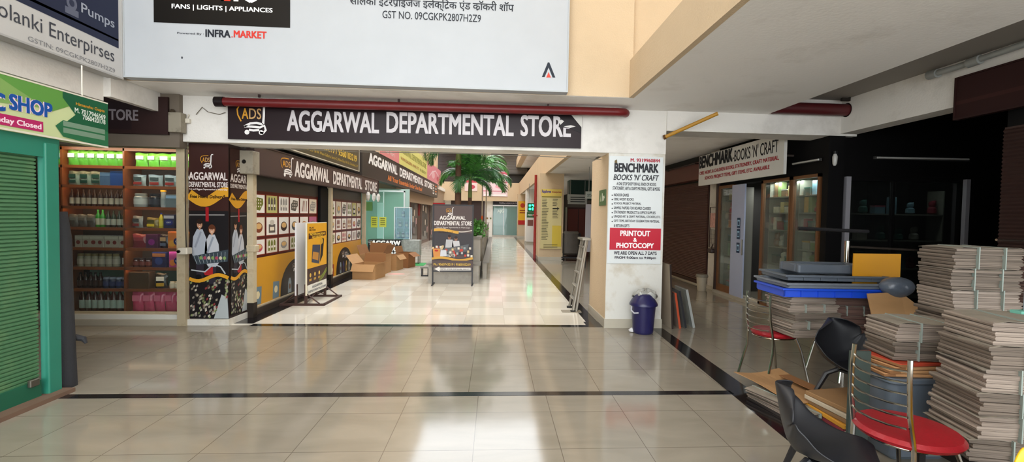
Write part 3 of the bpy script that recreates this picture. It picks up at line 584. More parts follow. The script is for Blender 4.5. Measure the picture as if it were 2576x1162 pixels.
row(bottle('amber bottle with a white label at the right end of the sixth shelf', None, '#6b3a1a', '#cfa52c', '#d2cdc0', .035, .26), [-5.36], YG, zs(2))
row(jar('dark red jar on the sixth shelf', 'dark red jars on the sixth shelf', '#4d1f1a', '#3a2a26', .045, .13, lab='#7a3a30'), span(-5.24, -4.98, 3), YG, zs(2))
row(carton('dark blue carton with orange dots on the sixth shelf', None, '#23224f', .2, .22, .1, '#3d4b86', '#b06a3c'), [-4.85], YG, zs(2))
row(carton('large pink carton with a navy oval on the sixth shelf', None, '#c0407e', .33, .23, .12, '#232a6d', None, words='Celebrations', sl='#e8843a'), [-4.55], YG, zs(2))
row(bottle('short dark brown bottle on the seventh shelf', 'dark brown bottles on the seventh shelf', '#2c1812', '#24150f', '#3a241c', .035, .22), span(XL0+.1, XL0+.45, 5), YG, zs(1))
row(jar('navy tin on the seventh shelf', 'navy tins on the seventh shelf', '#1f2a4c', '#8d97ab', .045, .16, 'tin', 'tin', '#2c3a66'), span(-5.66, XL1, 4), YG, zs(1))
row(carton('plain brown cardboard carton on the seventh shelf, right bay', None, '#4d3822', .28, .24, .14, None, None), [-5.12], YG, zs(1))
row(pouch('black snack packet with a yellow picture on the seventh shelf', None, '#20221e', .17, .22, .08, '#e8e6dc', '#c9a02e'), [-4.85], YG, zs(1))
row(jar('small white cup on the seventh shelf', 'small white cups on the seventh shelf', '#cfcdb8', '#dad8c6', .035, .1, 'cup', 'cup', '#e0decb'), span(-4.74, XR1, 5), YG, zs(1))
row(bottle('dark sauce bottle with green cap, lowest shelf', 'sauce bottles on the lowest shelf', '#3b120f', '#3f8f66', '#9fb5ac', .043, .33, neck=.3), span(XL0+.12, XL1, 8), YG, zs(0))
row(pouch('glossy pink pouch standing on the lowest shelf', 'pink pouches on the lowest shelf', '#c9456d', .16, .31, .1, '#d9708f'), span(XR0+.02, XR1+.03, 6), YG, zs(0))
la = bpy.data.lights.new('shelf_fill_light', 'AREA'); la.energy = 6; la.shape = 'RECTANGLE'; la.size = 1.7; la.size_y = .08; la.color = (1, .9, .75)  # added fill besides the strips, brightens the goods on the rack
lo = bpy.data.objects.new('shelf_fill_light', la); COL.objects.link(lo); lo.location = (-5.3, 6.78, 2.44); lo.rotation_euler = (math.radians(28), 0, 0)
g = thing('shop_window', 'clear glass pane in front of the lit shelf rack', 'window', (-5.25, 6.7, 0))
MB().box(-.95, .95, -.004, .004, .14, 2.41).build('pane', glass('clear_glass', '#f4f8f6', .015), g)
MB().box(-.95, .95, -.012, .012, .14, .17).build('frame', cream, g)
# --- CCTV like boxes and wires by the posts
wht = mat('white_plastic', '#cfc8b8', .5, var=.1)
t = thing('wall_camera', 'small cream camera box on the post left of the mural pillar', 'camera', (-4.19, 6.5, 1.03)); MB().rbox(-.02, .1, -.06, .06, -.04, .05, .015).build('housing', wht, t); MB().lathe([(.02, 0), (.02, .02), (.012, .022)], n=10).build('lens', paint('#101010', .1), t); t.children[1].rotation_euler = (math.pi/2, 0, 0); t.children[1].location = (0, -.06, 0)
tag(MB().tube([(0, 0, 0), (.005, -.01, -.5), (-.004, -.01, -1.0), (.01, -.005, -1.42)], .006).build('cable', paint('#3a332b'), loc=(-4.18, 6.57, 2.42)), 'dark cable running down beside the cream post to the camera box', 'cable')
# --- mural pillar: printed wrap on two faces
def mural(s, a0, a1, z0, z1, words):
    """store wrap: brown top with logo, yellow ribbon, couple with a trolley, aisle of shelves. Coordinates a (across), z."""
    w = a1-a0; h = z1-z0; q = lambda u, v: (a0+u*w, z0+v*h)
    s.rect(a0, z0, a1, z1, '#3a211d', 1); s.poly([q(0, 0), q(1, 0), q(1, .62), q(0, .62)], '#1e1b1d', 1.5)
    l = q(.3, .86); s.logo(l[0], l[1], w*.32, 3, h=h*.075)
    for tx, u0, v0, u1, v1 in words: a = q(u0, v0); b = q(u1, v1); s.text(tx, a[0], a[1], b[0], b[1], '#ddd3cf', .03, 3)
    top = [(u, .70+.03*math.sin(u*5.5+2.6)) for u in [i/12 for i in range(13)]]
    s.line([q(*p) for p in top], h*.055, '#d2982b', 3); 
    s.line([q(0, .595), q(.9, .598)], h*.006, '#8d8a88', 2); s.rect(*q(.42, .56), *q(.5, .64), '#a01f26', 2.5)
    for (u, c1, hair, sk) in ((.27, '#a9b0bb', '#2a1d18', '#b98a6d'), (.58, '#b9bcc3', '#5c3320', '#c99a7e')):
        v = .49 if u < .4 else .46
        s.poly([q(u-.2, v-.12), q(u-.17, v-.02), q(u-.07, v+.025), q(u+.07, v+.025), q(u+.17, v-.03), q(u+.2, v-.13), q(u+.1, v-.16), q(u-.1, v-.16)], c1, 3)
        s.line([q(u-.12, v-.08), q(u-.02, v-.02), q(u+.03, v+.01)], w*.05, '#8d94a0', 3.3)
        s.ell(*q(u, v+.055), w*.095, h*.028, hair, 3.5); s.ell(*q(u, v+.05), w*.068, h*.022, sk, 4); s.ell(*q(u, v+.067), w*.08, h*.013, hair, 4.2); s.rect(*q(u-.02, v+.038), *q(u+.02, v+.041), '#e8e0d8', 4.3); s.ell(*q(u-.025, v+.052), w*.008, h*.002, '#20181a', 4.3, 8); s.ell(*q(u+.025, v+.052), w*.008, h*.002, '#20181a', 4.3, 8); s.rect(*q(u-.02, v+.02), *q(u+.02, v+.035), sk, 3.6)
        s.poly([q(u-.11, v-.15), q(u+.11, v-.15), q(u+.08, v-.26), q(u-.08, v-.26)], '#2e2a34', 2.8)
    B = [q(.08, .36), q(1, .40), q(.98, .33), q(.2, .31)]; s.poly(B, '#39434b', 5)
    for i in range(9): s.line([q(.12+i*.1, .362+i*.003), q(.2+i*.088, .315+i*.002)], w*.012, '#98a3a8', 5.5)
    for i in range(7): s.ell(*q(.3+i*.1, .35), w*.04, h*.01, ('#7d9a5a', '#a5455c', '#c5b9a4')[i % 3], 5.7)
    s.line([q(.05, .28), q(.4, .27), q(.62, .315), q(.8, .3), q(.92, .26)], w*.035, '#aeb4ba', 5.5); s.ell(*q(.24, .235), w*.08, h*.02, '#111114', 5.2); s.poly([q(.35, .27), q(.6, .3), q(.6, .25), q(.4, .25)], '#a3262c', 3.1)
    s.line([q(u, .235+.018*math.sin(u*6+3.4)) for u in [i/12 for i in range(13)]], h*.02, '#d2982b', 6)
    rnd = random.Random(3)
    s.poly([q(.62, 0), q(1, 0), q(.97, .12), q(.82, .14)], '#a9afb0', 3)
    for i in range(150):
        t_ = rnd.random(); v = .0+.22*t_; side = rnd.random() < .75; u = rnd.random()*(.62+.2*t_) if side else .9+.1*rnd.random()*t_
        if side or t_ > .5: s.poly([q(u, v), q(u+.05, v+.006), q(u+.045, v+.018), q(u-.005, v+.011)], rnd.choice(['#7a7365', '#8f8a80', '#5c3a33', '#6f7b4f', '#a39a88', '#463f3a', '#b0a99a', '#86383a', '#c9c2b4', '#8d9a6a']), 3.2+i*.01)
s = Sheet('Y', 6.634, (-3.92, 0)); mural(s, -4.18, -3.66, .09, 2.49, (('AGGARWAL', .0, .795, .98, .84), ('DEPARTMENTAL STORE', .0, .755, .99, .785), ('1st and Biggest Supermarket in Wave City', .02, .735, .98, .748)))
a = (-4.16, 1.76); s.text('Free Home Delivery*', -4.165, 1.735, -3.7, 1.8, '#2a1d12', .03, 5, .1)
o = s.build('mural'); tag(o, 'store mural with a couple and a trolley on the front of the left pillar', 'mural')
s = Sheet('L', -3.652, (6.89, 0)); mural(s, 6.66, 7.12, .12, 2.45, (('AGGAR', .0, .8, .9, .85), ('DEPARTMENTAL', .0, .765, .98, .79)))
s.text('Free Home Delivery', 6.68, 1.72, 7.1, 1.77, '#2a1d12', .03, 5, .1)
tag(s.build('mural'), 'narrow repeat of the store mural on the corridor side of the left pillar', 'mural')
sbox('trim_33', pillar_paint, -4.19, -3.64, 6.6, 7.14, 0, .085)
# --- grey blocks holding the shutter over the pillar
blk = mat('dirty_grey_block', '#8d8574', .7, var=.12, stain='#4f4638', stainscale=8, stainamt=.6)
t = thing('shutter_bracket', 'grimy grey square bracket box with a black hole above the left corridor window', 'bracket', (-3.57, 7.0, 2.12)); MB().rbox(-.13, .1, -.1, .1, 0, .33, .01).build('box', blk, t); MB().lathe([(.025, 0), (.03, .006), (.012, .03)], n=12).build('hole', paint('#15120f'), t); t.children[1].rotation_euler = (math.pi/2, 0, 0); t.children[1].location = (-.02, -.1, .17)
t = thing('shutter_bracket', 'small grimy bracket box at the end of the dark store sign', 'bracket', (-4.18, 6.44, 2.6)); MB().rbox(-.1, .06, -.06, .06, 0, .26, .01).build('box', blk, t); MB().lathe([(.03, 0), (.035, .01), (.02, .04)], n=10).build('knob', paint('#3b3226'), t); t.children[1].location = (-.06, -.03, .26)
# ================================================================== CORRIDOR
# --- photo covered windows on the left wall
def photo_window(name, label, y0, y1, cols, rows_z, seed, arc=True):
    t = thing(name, label, 'window', (-3.66, (y0+y1)/2, 0), math.pi/2); w = (y1-y0)/2
    MB().box(-w, w, 0, .03, .1, 2.2).build('backing', paint('#2a1512'), t)
    s = Sheet('L', -3.66, ((y0+y1)/2, 0), .3); rnd = random.Random(seed)
    s.rect(y0, .1, y1, 2.05, '#4a1712', 1); s.rect(y0, .12, y1, .86, '#c8912c', 2)
    s.rect(y0, 1.9, y1, 2.2, '#3c3835', 2)
    for (r0, r1) in rows_z:
        for i in range(cols):
            a0 = y0+.06+(y1-y0-.08)*i/cols; a1 = a0+(y1-y0-.08)/cols*.86
            s.rect(a0-.015, r0-.015, a1+.015, r1+.015, '#7a2a1e', 3)
            bg = rnd.choice(['#e2dfd8', '#e2dfd8', '#dcd8cf', '#e0dcd4', '#c8c0ae', '#a8607e', '#d5ccb9', '#e2dfd8', '#b3b070', '#e2dfd8']); s.rect(a0, r0, a1, r1, bg, 4)
            cw = a1-a0; ch = r1-r0; kind = rnd.randrange(5); c = rnd.choice(['#3a2a24', '#7a3c22', '#8f8a84', '#4a4c50', '#a2602c', '#6b6f2c', '#b04a5a', '#5c5550'])
            m = lambda u, v: (a0+u*cw, r0+v*ch)
            if kind == 0:
                for k in range(3): s.poly([m(.15+k*.25, .15), m(.32+k*.25, .15), m(.32+k*.25, .75), m(.27+k*.25, .9), m(.2+k*.25, .9), m(.15+k*.25, .75)], c, 5); s.rect(*m(.17+k*.25, .35), *m(.3+k*.25, .5), '#d8d2c4', 6)
            elif kind == 1: s.ell(*m(.5, .45), cw*.32, ch*.28, c, 5); s.ell(*m(.5, .52), cw*.24, ch*.16, '#c9a26a', 6)
            elif kind == 2: s.poly([m(.12, .2), m(.6, .12), m(.88, .5), m(.85, .8), m(.35, .85), m(.1, .55)], c, 5); [s.ell(*m(.3+.18*(k % 3), .35+.18*(k//3)), cw*.05, ch*.05, '#d2cabc', 6) for k in range(9)]
            elif kind == 3:
                for k in range(5): s.line([m(.15+.15*k, .12), m(.25+.14*k, .85)], cw*.07, rnd.choice([c, '#94979a', '#c9c4ba']), 5)
            else: s.rect(*m(.2, .12), *m(.8, .6), c, 5); s.ell(*m(.5, .7), cw*.22, ch*.15, '#b9b2a6', 5.5); s.rect(*m(.3, .25), *m(.7, .45), '#d8cdb8', 6)
    if arc:
        for ac, ar in arc:
            s.poly([(ac-ar, .12)]+[(ac-ar*math.cos(math.pi*i/16), .12+.62*math.sin(math.pi*i/16)**.8) for i in range(17)]+[(ac+ar, .12)], '#2b2624', 3)
            s.logo(ac-.35*ar, .5, .28*ar, 4, h=.14, orange='#b5b0aa'); 
            for k, wd_ in enumerate(('AGGARWAL', 'DEPARTMENTAL', 'STORE')): s.text(wd_, ac-.02*ar, .58-k*.055, ac+(.35, .5, .25)[k]*ar, .62-k*.055, '#c9c4bf', .03, 5)
            for k in range(4):
                u = ac-ar*.6+k*ar*.36; c = ('#8fa0a8', '#4c4a7a', '#d8b05a', '#c9c0b0')[k]; s.poly([(u, .14), (u+ar*.2, .14), (u+ar*.19, .33), (u+ar*.14, .4), (u+ar*.06, .4), (u+.01, .33)], c, 4); s.ell(u+ar*.1, .25, ar*.05, .05, '#6b4a30', 5)
    for k in range(int((y1-y0)*1.6)):
        u = y0+.1+k*.6; s.poly([(u, .13), (u+.22, .13), (u+.24, .4), (u+.02, .42)], rnd.choice(['#8a2f2a', '#b5763a', '#6a7f8a', '#a83a3a']), 2.5); s.ell(u+.12, .28, .06, .06, '#e0d2a8', 2.8)
    o = s.build('printed_film'); o.parent = t; o.location = (0, 0, 0); o.rotation_euler = (0, 0, 0)
    fr = MB(); fr.box(-w, w, -.03, .02, .06, .12); fr.box(-w, w, -.02, .03, 2.18, 2.24); fr.build('frame', cream, t)
    return t
RZ = [(1.5, 1.84), (1.2, 1.5-.05), (.9, 1.13)]; RZ = [(1.56, 1.84), (1.2, 1.49), (.91, 1.14)]
photo_window('shop_window', 'near left shop window covered with product photo squares and a yellow band', 7.2, 9.86, 6, RZ, 5, [(8.9, .72)])
photo_window('shop_window', 'farther shop window with smaller product photo squares behind the cardboard boxes', 10.5, 13.0, 6, [(1.5, 1.84), (1.18, 1.44), (.88, 1.12)], 9, [(11.6, .6)])
for y, lab in ((7.14, 'cream steel post at the near end of the photo covered window'), (10.42, 'cream steel post between the two photo covered windows'), (13.08, 'thin cream post at the far end of the photo covered windows')):
    t = thing('window_post', lab, 'post', (-3.6, y, .0)); MB().box(-.05, .04, -.05, .05, 0, 2.15).build('post', cream, t); MB().box(-.055, .045, -.055, .055, 0, .22).build('foot', paint('#2a231e'), t)
    if y < 8: MB().rbox(-.06, .08, -.07, .05, .98, 1.08, .015).build('lock_box', cream, t)
tag(MB().box(-.05, .05, -.22, .22, .1, 2.1).build('shutter_channel', blackish, loc=(-3.66, 10.1, 0)), 'dark channel strip between the two photo covered windows', 'channel')
sbox('baseboard_left', mat('dark_sill', '#3a322b', .4, var=.2), -3.72, -3.6, 7.1, 13.1, 0, .1)
for k, (x, y) in enumerate(((-3.45, 12.9), (-3.45, 13.5), (-3.45, 14.0))): tag(MB().lathe([(.02, .0), (.05, .06), (.06, .16), (.03, .24)], n=8).build('plastic_drape', paint('#c9c6c0', .2), loc=(x, y, 1.92)), ('nearest', 'middle', 'farthest')[k]+' whitish plastic wrap drooping from the end of the brown fascia', 'plastic wrap', 'plastic drapes under the brown fascia')
# --- sandwich board (two faces)
t = thing('sandwich_board', 'double sided yellow and brown advertising stand with a rusty steel base by the left window', 'sign stand', (-3.16, 8.47, 0), math.pi/2)
rust = mat('rusty_brown_steel', '#3c2219', .6, var=.2, scale=20)
MB().box(-.46, .46, -.012, .012, .17, 1.4).build('front_panel', paint('#ddd5bd'), t); MB().box(-.46, .46, .16, .185, .17, 1.4).build('rear_panel', paint('#d5d4d6'), t)
s = Sheet('L', -3.145, (8.47, 0), .35); a, b = 8.02, 8.92
s.rect(a, .28, b, 1.39, '#d79f27'); s.rect(a, .17, b, .34, '#dedcd2', 1.5); s.rect(a, .34, b, .62, '#3a2320', 2); s.poly([(a+.05, 1.12), (b-.05, 1.16), (b-.05, 1.24), (a+.05, 1.22)], '#4a241c', 2)
s.text('PROTEIN SNACKING', a+.1, 1.18, b-.1, 1.22, '#e8c040', .03, 3); s.text('NO CHEATING', a+.2, 1.13, b-.2, 1.17, '#e8c040', .03, 3); s.text('PLAY', a+.08, 1.3, a+.3, 1.33, '#3a2320', .03, 2); s.text('PROTEIN', a+.08, 1.26, a+.36, 1.29, '#3a2320', .03, 2)
s.poly([(8.2, .72), (8.55, .66), (8.6, 1.0), (8.24, 1.02)], '#3b4152', 2.5); s.poly([(8.23, .78), (8.5, .72), (8.52, .86), (8.26, .9)], '#b5803a', 3); s.poly([(8.58, .68), (8.72, .8), (8.78, 1.1), (8.7, 1.12), (8.62, .95)], '#1c1a1d', 3); s.ell(8.66, 1.06, .07, .05, '#c79a35', 3.2)
for k in range(3): s.ell(8.15+k*.2, .5, .035, .035, '#d8b04a', 3); s.rect(8.1+k*.2, .4, 8.2+k*.2, .44, '#b58d3c', 3)
for k in range(3): s.line([(8.55, .34+k*.03), (8.75, .4+k*.03), (8.92, .5+k*.03)], .012, '#93a83a', 3)
s.text('AGGARWAL', a+.2, .265, b-.2, .31, '#6a6d72', .04, 3); s.text('DEPARTMENTAL STORE', a+.04, .2, b-.04, .24, '#6a6d72', .04, 3)
o = s.build('printed_face'); o.parent = t; o.location = (0, -.014, 0); o.rotation_euler = (0, 0, 0)
b = MB()
for x in (-.44, .44):
    b.box(x-.018, x+.018, -.3, .45, 0, .035); b.box(x-.018, x+.018, -.01, .03, .03, .36); b.box(x-.018, x+.018, .15, .19, .03, .36); b.tube([(x, -.22, .03), (x, -.0, .2)], .012, 6); b.tube([(x, .38, .03), (x, .17, .22)], .012, 6)
b.box(-.44, .44, -.3, -.265, 0, .035); b.box(-.44, .44, .415, .45, 0, .035); b.tube([(-.44, .0, .05), (0, 0, .16), (.44, 0, .05)], .01, 6)
b.build('base_frame', rust, t); t.rotation_euler = (0, 0, math.pi/2)
# --- banner stand in the middle
t = thing('banner_stand', 'brown store banner on a low steel stand facing the hall in front of the planter', 'banner', (-.93, 10.45, 0))
MB().box(-.46, .46, 0, .03, .3, 1.80).build('panel', paint('#8a847e'), t)
s = Sheet('Y', 10.445, (-.93, 0), .4); T = s.tpx
s.rect(-1.385, .40, -.475, 1.79, '#574a49'); q = s.P(1120, 544); s.logo(q[0]+.02, q[1]+.01, .17, 3)
T('AGGARWAL', 1106, 553, 1172, 543, '#e0dcda', .04, 3); T('DEPARTMENTAL STORE', 1092, 567, 1187, 556, '#e0dcda', .04, 3); T('(1st and Biggest Supermarket in Wave City)', 1097, 575, 1182, 570, '#cfc9c5', .01, 3)
q = lambda u, v: (-1.385+.91*u, .40+1.39*v)
s.poly([q(0, .2), q(1, .2), q(1, .55), q(0, .58)], '#3f3c40', 1.5); s.line([q(u, .6+.025*math.sin(u*6+.5)) for u in [i/14 for i in range(15)]], .02, '#c9c3bd', 2); s.line([q(u, .585+.022*math.sin(u*6+.5)) for u in [i/14 for i in range(10)]], .06, '#d0a146', 2.5); T('Free Home Delivery*', 1104, 587, 1140, 582, '#3a2a1c', .02, 4)
for u, v, c in ((.42, .42, '#b3b5ba'), (.58, .40, '#bfc0c4')): s.poly([q(u-.1, v-.1), q(u-.08, v+.03), q(u+.08, v+.03), q(u+.11, v-.1)], c, 3); s.ell(*q(u, v+.065), .035, .05, '#8a6250', 3.5); s.ell(*q(u, v+.085), .034, .03, '#33241e', 3.8)
s.poly([q(.25, .3), q(.9, .38), q(.85, .26), q(.35, .23)], '#5b5f63', 4); rnd = random.Random(8)
for i in range(60): u, v = rnd.random()*.95, .16+rnd.random()*.16; s.poly([q(u, v), q(u+.05, v), q(u+.05, v+.035), q(u, v+.035)], rnd.choice(['#b5453a', '#c9b48a', '#a7a7a5', '#7d746c', '#d6cfc2', '#8f9aa0']), 4.4+i*.01)
s.poly([q(.04, .17), q(.2, .17), q(.2, .3), q(.02, .3)], '#c98a4a', 5); s.ell(*q(.11, .27), .04, .02, '#b03028', 5.5); s.poly([q(.2, .18), q(.36, .18), q(.35, .28), q(.21, .28)], '#c6cbd2', 5)
s.line([q(u, .14+.02*math.sin(u*7)) for u in [i/14 for i in range(15)]], .05, '#c79a45', 5.2); s.rect(-1.385, .40, -.475, .56, '#574a49', 5.5)
T('Ph.: 9560743219 / 9560103219', 1091, 668, 1184, 662, '#cfae4e', .02, 6)
s.poly([s.P(1093, 676), s.P(1106, 670), s.P(1106, 673), s.P(1184, 673), s.P(1184, 680), s.P(1106, 680), s.P(1106, 683)], '#dcd9d6', 6); T('SHOP NO. LGF 38-44, WAVE GALLERIA, WAVE CITY', 1108, 679, 1182, 675, '#5a5556', .02, 7)
o = s.build('printed_face'); o.parent = t; o.location = (0, -.005, 0)
stl = mat('black_steel', '#2b2a2c', .4, metal=.5); b = MB()
for x in (-.45, .43): b.box(x, x+.03, -.02, .02, 0, 1.8); b.box(x, x+.03, -.15, .25, 0, .025)
b.box(-.45, .46, -.01, .02, .3, .33); b.box(-.45, .46, -.01, .02, 1.78, 1.81); b.build('stand', stl, t)
# --- planters
plw = mat('planter_stone', '#a7a298', .6, var=.1, scale=6, stain='#77726a', stainscale=3, stainamt=.5); pld = mat('planter_edge', '#7b776f', .5)
def planter(label, x0, x1, y0, y1, h, bench=None):
    t = thing('planter', label, 'planter', ((x0+x1)/2, (y0+y1)/2, 0)); w, d = (x1-x0)/2, (y1-y0)/2
    b = MB(); b.box(-w, w, -d, -d+.08, 0, h); b.box(-w, w, d-.08, d, 0, h); b.box(-w, -w+.08, -d+.08, d-.08, 0, h); b.box(w-.08, w, -d+.08, d-.08, 0, h); b.build('walls', plw, t)
    b = MB(); b.box(-w-.03, w+.03, -d-.03, -d+.1, h, h+.04); b.box(-w-.03, w+.03, d-.1, d+.03, h, h+.04); b.box(-w-.03, -w+.1, -d+.1, d-.1, h, h+.04); b.box(w-.1, w+.03, -d+.1, d-.1, h, h+.04); b.build('rim', pld, t)
    MB().box(-w+.08, w-.08, -d+.08, d-.08, 0, h-.06).build('soil', mat('soil', '#3a2c20', .9, bump=.5), t); return t
planter('tall grey stone planter directly behind the banner stand', -1.3, -.34, 11.35, 13.1, 1.02)
planter('second grey stone planter in the row, with leafy bushes', -1.3, -.3, 13.6, 17.0, 1.12)
planter('farthest grey stone planter in the row toward the glass door', -1.3, -.33, 18, 26, 1.15)
t = thing('bench', 'low grey stone ledge seat running in front of the first planter', 'bench', (-.85, 11.0, 0)); MB().box(-.65, .5, -.28, .3, .0, .42).build('base', plw, t); MB().box(-.7, .54, -.32, .32, .42, .46).build('seat', pld, t)
t = thing('bench', 'long dark topped ledge along the right side of the planters', 'bench', (-.2, 15.5, 0)); MB().box(-.08, .02, -4.0, 9, 0, .4).build('base', plw, t); MB().box(-.08, .08, -4.05, 9, .4, .44).build('seat', pld, t)
t = thing('footstool', 'small dark metal stand on the floor left of the banner', 'stand', (-1.75, 12.0, 0)); MB().box(-.12, .14, -.1, .1, .2, .24).build('top', pld, t); b = MB(); b.box(-.1, -.07, -.08, .08, 0, .2); b.box(.06, .09, -.08, .08, 0, .2); b.box(-.1, .12, -.08, -.06, 0, .03); b.build('legs', stl, t)
# --- palms
leafm = mat('palm_leaf', '#559a4a', .35, var=.35, scale=3); leafm2 = mat('palm_leaf_dark', '#3f7242', .35, var=.3, scale=4); trunkm = mat('palm_trunk', '#5d4436', .8, var=.2, scale=10, bump=.3, stretch=(1, 1, 6)); crownm = mat('palm_crownshaft', '#66793f', .5, var=.2)
def frond(b, org, az, el, L_, droop, lw=.034, ll=.42, n=34, seed=0):
    r = random.Random(seed); p = Vector(org); pts = [p.copy()]; a = el
    for i in range(n):
        d = Vector((math.cos(a)*math.cos(az), math.cos(a)*math.sin(az), math.sin(a))); p = p+d*L_/n; pts.append(p.copy()); a -= droop/n*(.4+1.3*i/n)
    b.tube(pts, [.014*(1-.8*i/n) for i in range(n+1)], 5)
    side = Vector((-math.sin(az), math.cos(az), 0))
    for i in range(3, n+1):
        t_ = i/n; q = pts[i]; tang = (pts[i]-pts[i-1]).normalized(); upv = side.cross(tang)
        l = ll*math.sin(math.pi*min(1, .12+.86*t_))**.6
        for sg in (-1, 1):
            for rep in range(2):
                d = (side*sg*(.75+r.uniform(-.1, .1))+tang*(.65+r.uniform(-.15, .2))+upv*(.25-rep*.55)+Vector((0, 0, -.25))).normalized()
                tip = q+d*l+Vector((0, 0, -.12*l)); mid = q+d*l*.5; wv = tang*lw*.5
                b.add([q-wv*.4, mid-wv+Vector((0, 0, .01)), tip, mid+wv+Vector((0, 0, .01)), q+wv*.4], [(0, 1, 2, 3, 4)])
def palm(label, x, y, z0, trunk_h, specs, r0=.07, crown=True, tm=trunkm, lean=0):
    t = thing('palm', label, 'palm', (x, y, z0)); pts = [(lean*i/8*math.sin(i*.4), 0, trunk_h*i/8) for i in range(9)]; top = pts[-1]
    MB().tube(pts, [r0*(1.12-.25*i/8) for i in range(9)], 10).build('trunk', tm, t, smooth=True)
    if crown: MB().tube([top, (top[0], 0, top[2]+.35), (top[0], 0, top[2]+.6)], [r0*.95, r0*.8, r0*.4], 10).build('crownshaft', crownm, t, smooth=True)
    for i, (az, el, L_, dr) in enumerate(specs):
        b = MB(); frond(b, (top[0], 0, top[2]+(.5 if crown else 0)), math.radians(az), math.radians(el), L_, math.radians(dr), seed=i+int(x*10), ll=.34, n=34); b.build('frond', leafm if i % 2 else leafm2, t)
    return t
palm('palm with a stout brown trunk rising on the left behind the banner', -.97, 12.3, .9, 2.0, [(200, 30, 1.3, 150), (165, 20, 1.2, 140), (235, 35, 1.3, 150), (300, 40, 1.2, 150), (20, 55, 1.3, 130), (90, 40, 1.1, 120), (340, 20, 1.1, 140), (185, 60, 1.4, 140), (210, 5, 1.1, 110)], .085)
palm('palm whose green crown arches over the right of the planters', -.68, 12.7, .9, 1.15, [(355, 5, .8, 110), (200, 40, 1.1, 140), (245, 25, 1.0, 140), (0, 60, 1.35, 135), (340, 45, 1.2, 130), (30, 70, 1.5, 120), (60, 50, 1.1, 110), (265, 78, 1.0, 60), (290, 80, 1.25, 70), (230, 65, 1.0, 110), (180, 50, 1.0, 150), (310, 62, 1.2, 100), (120, 60, 1.0, 110)], .06)
palm('slim palm with a thin pale stem farther back between the planters', -.42, 15.5, 1.0, 1.7, [(200, 40, .9, 140), (330, 40, .9, 140), (20, 30, .9, 120), (270, 60, .8, 110), (120, 50, .8, 110)], .022, False, mat('pale_stem', '#a89a86', .7))
palm('thinnest pale stemmed palm right of the other slim palm', -.27, 14.4, 1.0, 1.6, [(0, 45, 1.0, 140), (30, 30, .9, 140), (300, 60, .8, 110), (180, 60, .7, 120)], .02, False, mat('pale_stem', '#a89a86', .7))
def bush(label, x, y, z, r, n, seed, col='#4f8f3a'):
    t = thing('bush', label, 'bush', (x, y, z)); rn = random.Random(seed); b = MB(); st = MB()
    for i in range(12): a = rn.uniform(0, 6.3); st.tube([(0, 0, -.05), (math.cos(a)*r*.5, math.sin(a)*r*.5, r*rn.uniform(.3, .9))], .006, 4)
    for i in range(n):
        a = rn.uniform(0, 6.28); e = rn.uniform(-.1, 1.4); rr = r*rn.uniform(.5, 1); c = Vector((math.cos(a)*math.cos(e)*rr, math.sin(a)*math.cos(e)*rr, abs(math.sin(e))*rr)); d = Vector((rn.uniform(-1, 1), rn.uniform(-1, 1), rn.uniform(-.4, 1))).normalized(); w = d.cross(Vector((rn.random(), rn.random(), rn.random()))).normalized()*.025; l = rn.uniform(.07, .13)
        b.add([c, c+d*l*.5+w, c+d*l, c+d*l*.5-w], [(0, 1, 2, 3)])
    st.build('stems', trunkm, t); b.build('foliage', mat('bush_'+col.strip('#'), col, .5, var=.3, scale=9), t); return t
bush('bright green leafy bush in the first planter, right of the banner', -.5, 12.2, 1.0, .27, 260, 1); bush('second leafy bush in the planter behind the first', -.5, 14.0, 1.1, .3, 240, 2, '#5c9a44'); bush('leafy bush farther down the planters', -.6, 16.0, 1.1, .3, 200, 3, '#467f3a')
t = thing('flower', 'small orange flower among the planter bushes', 'flower', (-.36, 13.2, 1.2)); MB().tube([(0, 0, -.2), (0, 0, .25)], .006, 5).build('stem', leafm, t); MB().lathe([(.005, .25), (.03, .29), (.02, .34), (.004, .37)], n=7).build('petals', paint('#e8662a'), t)
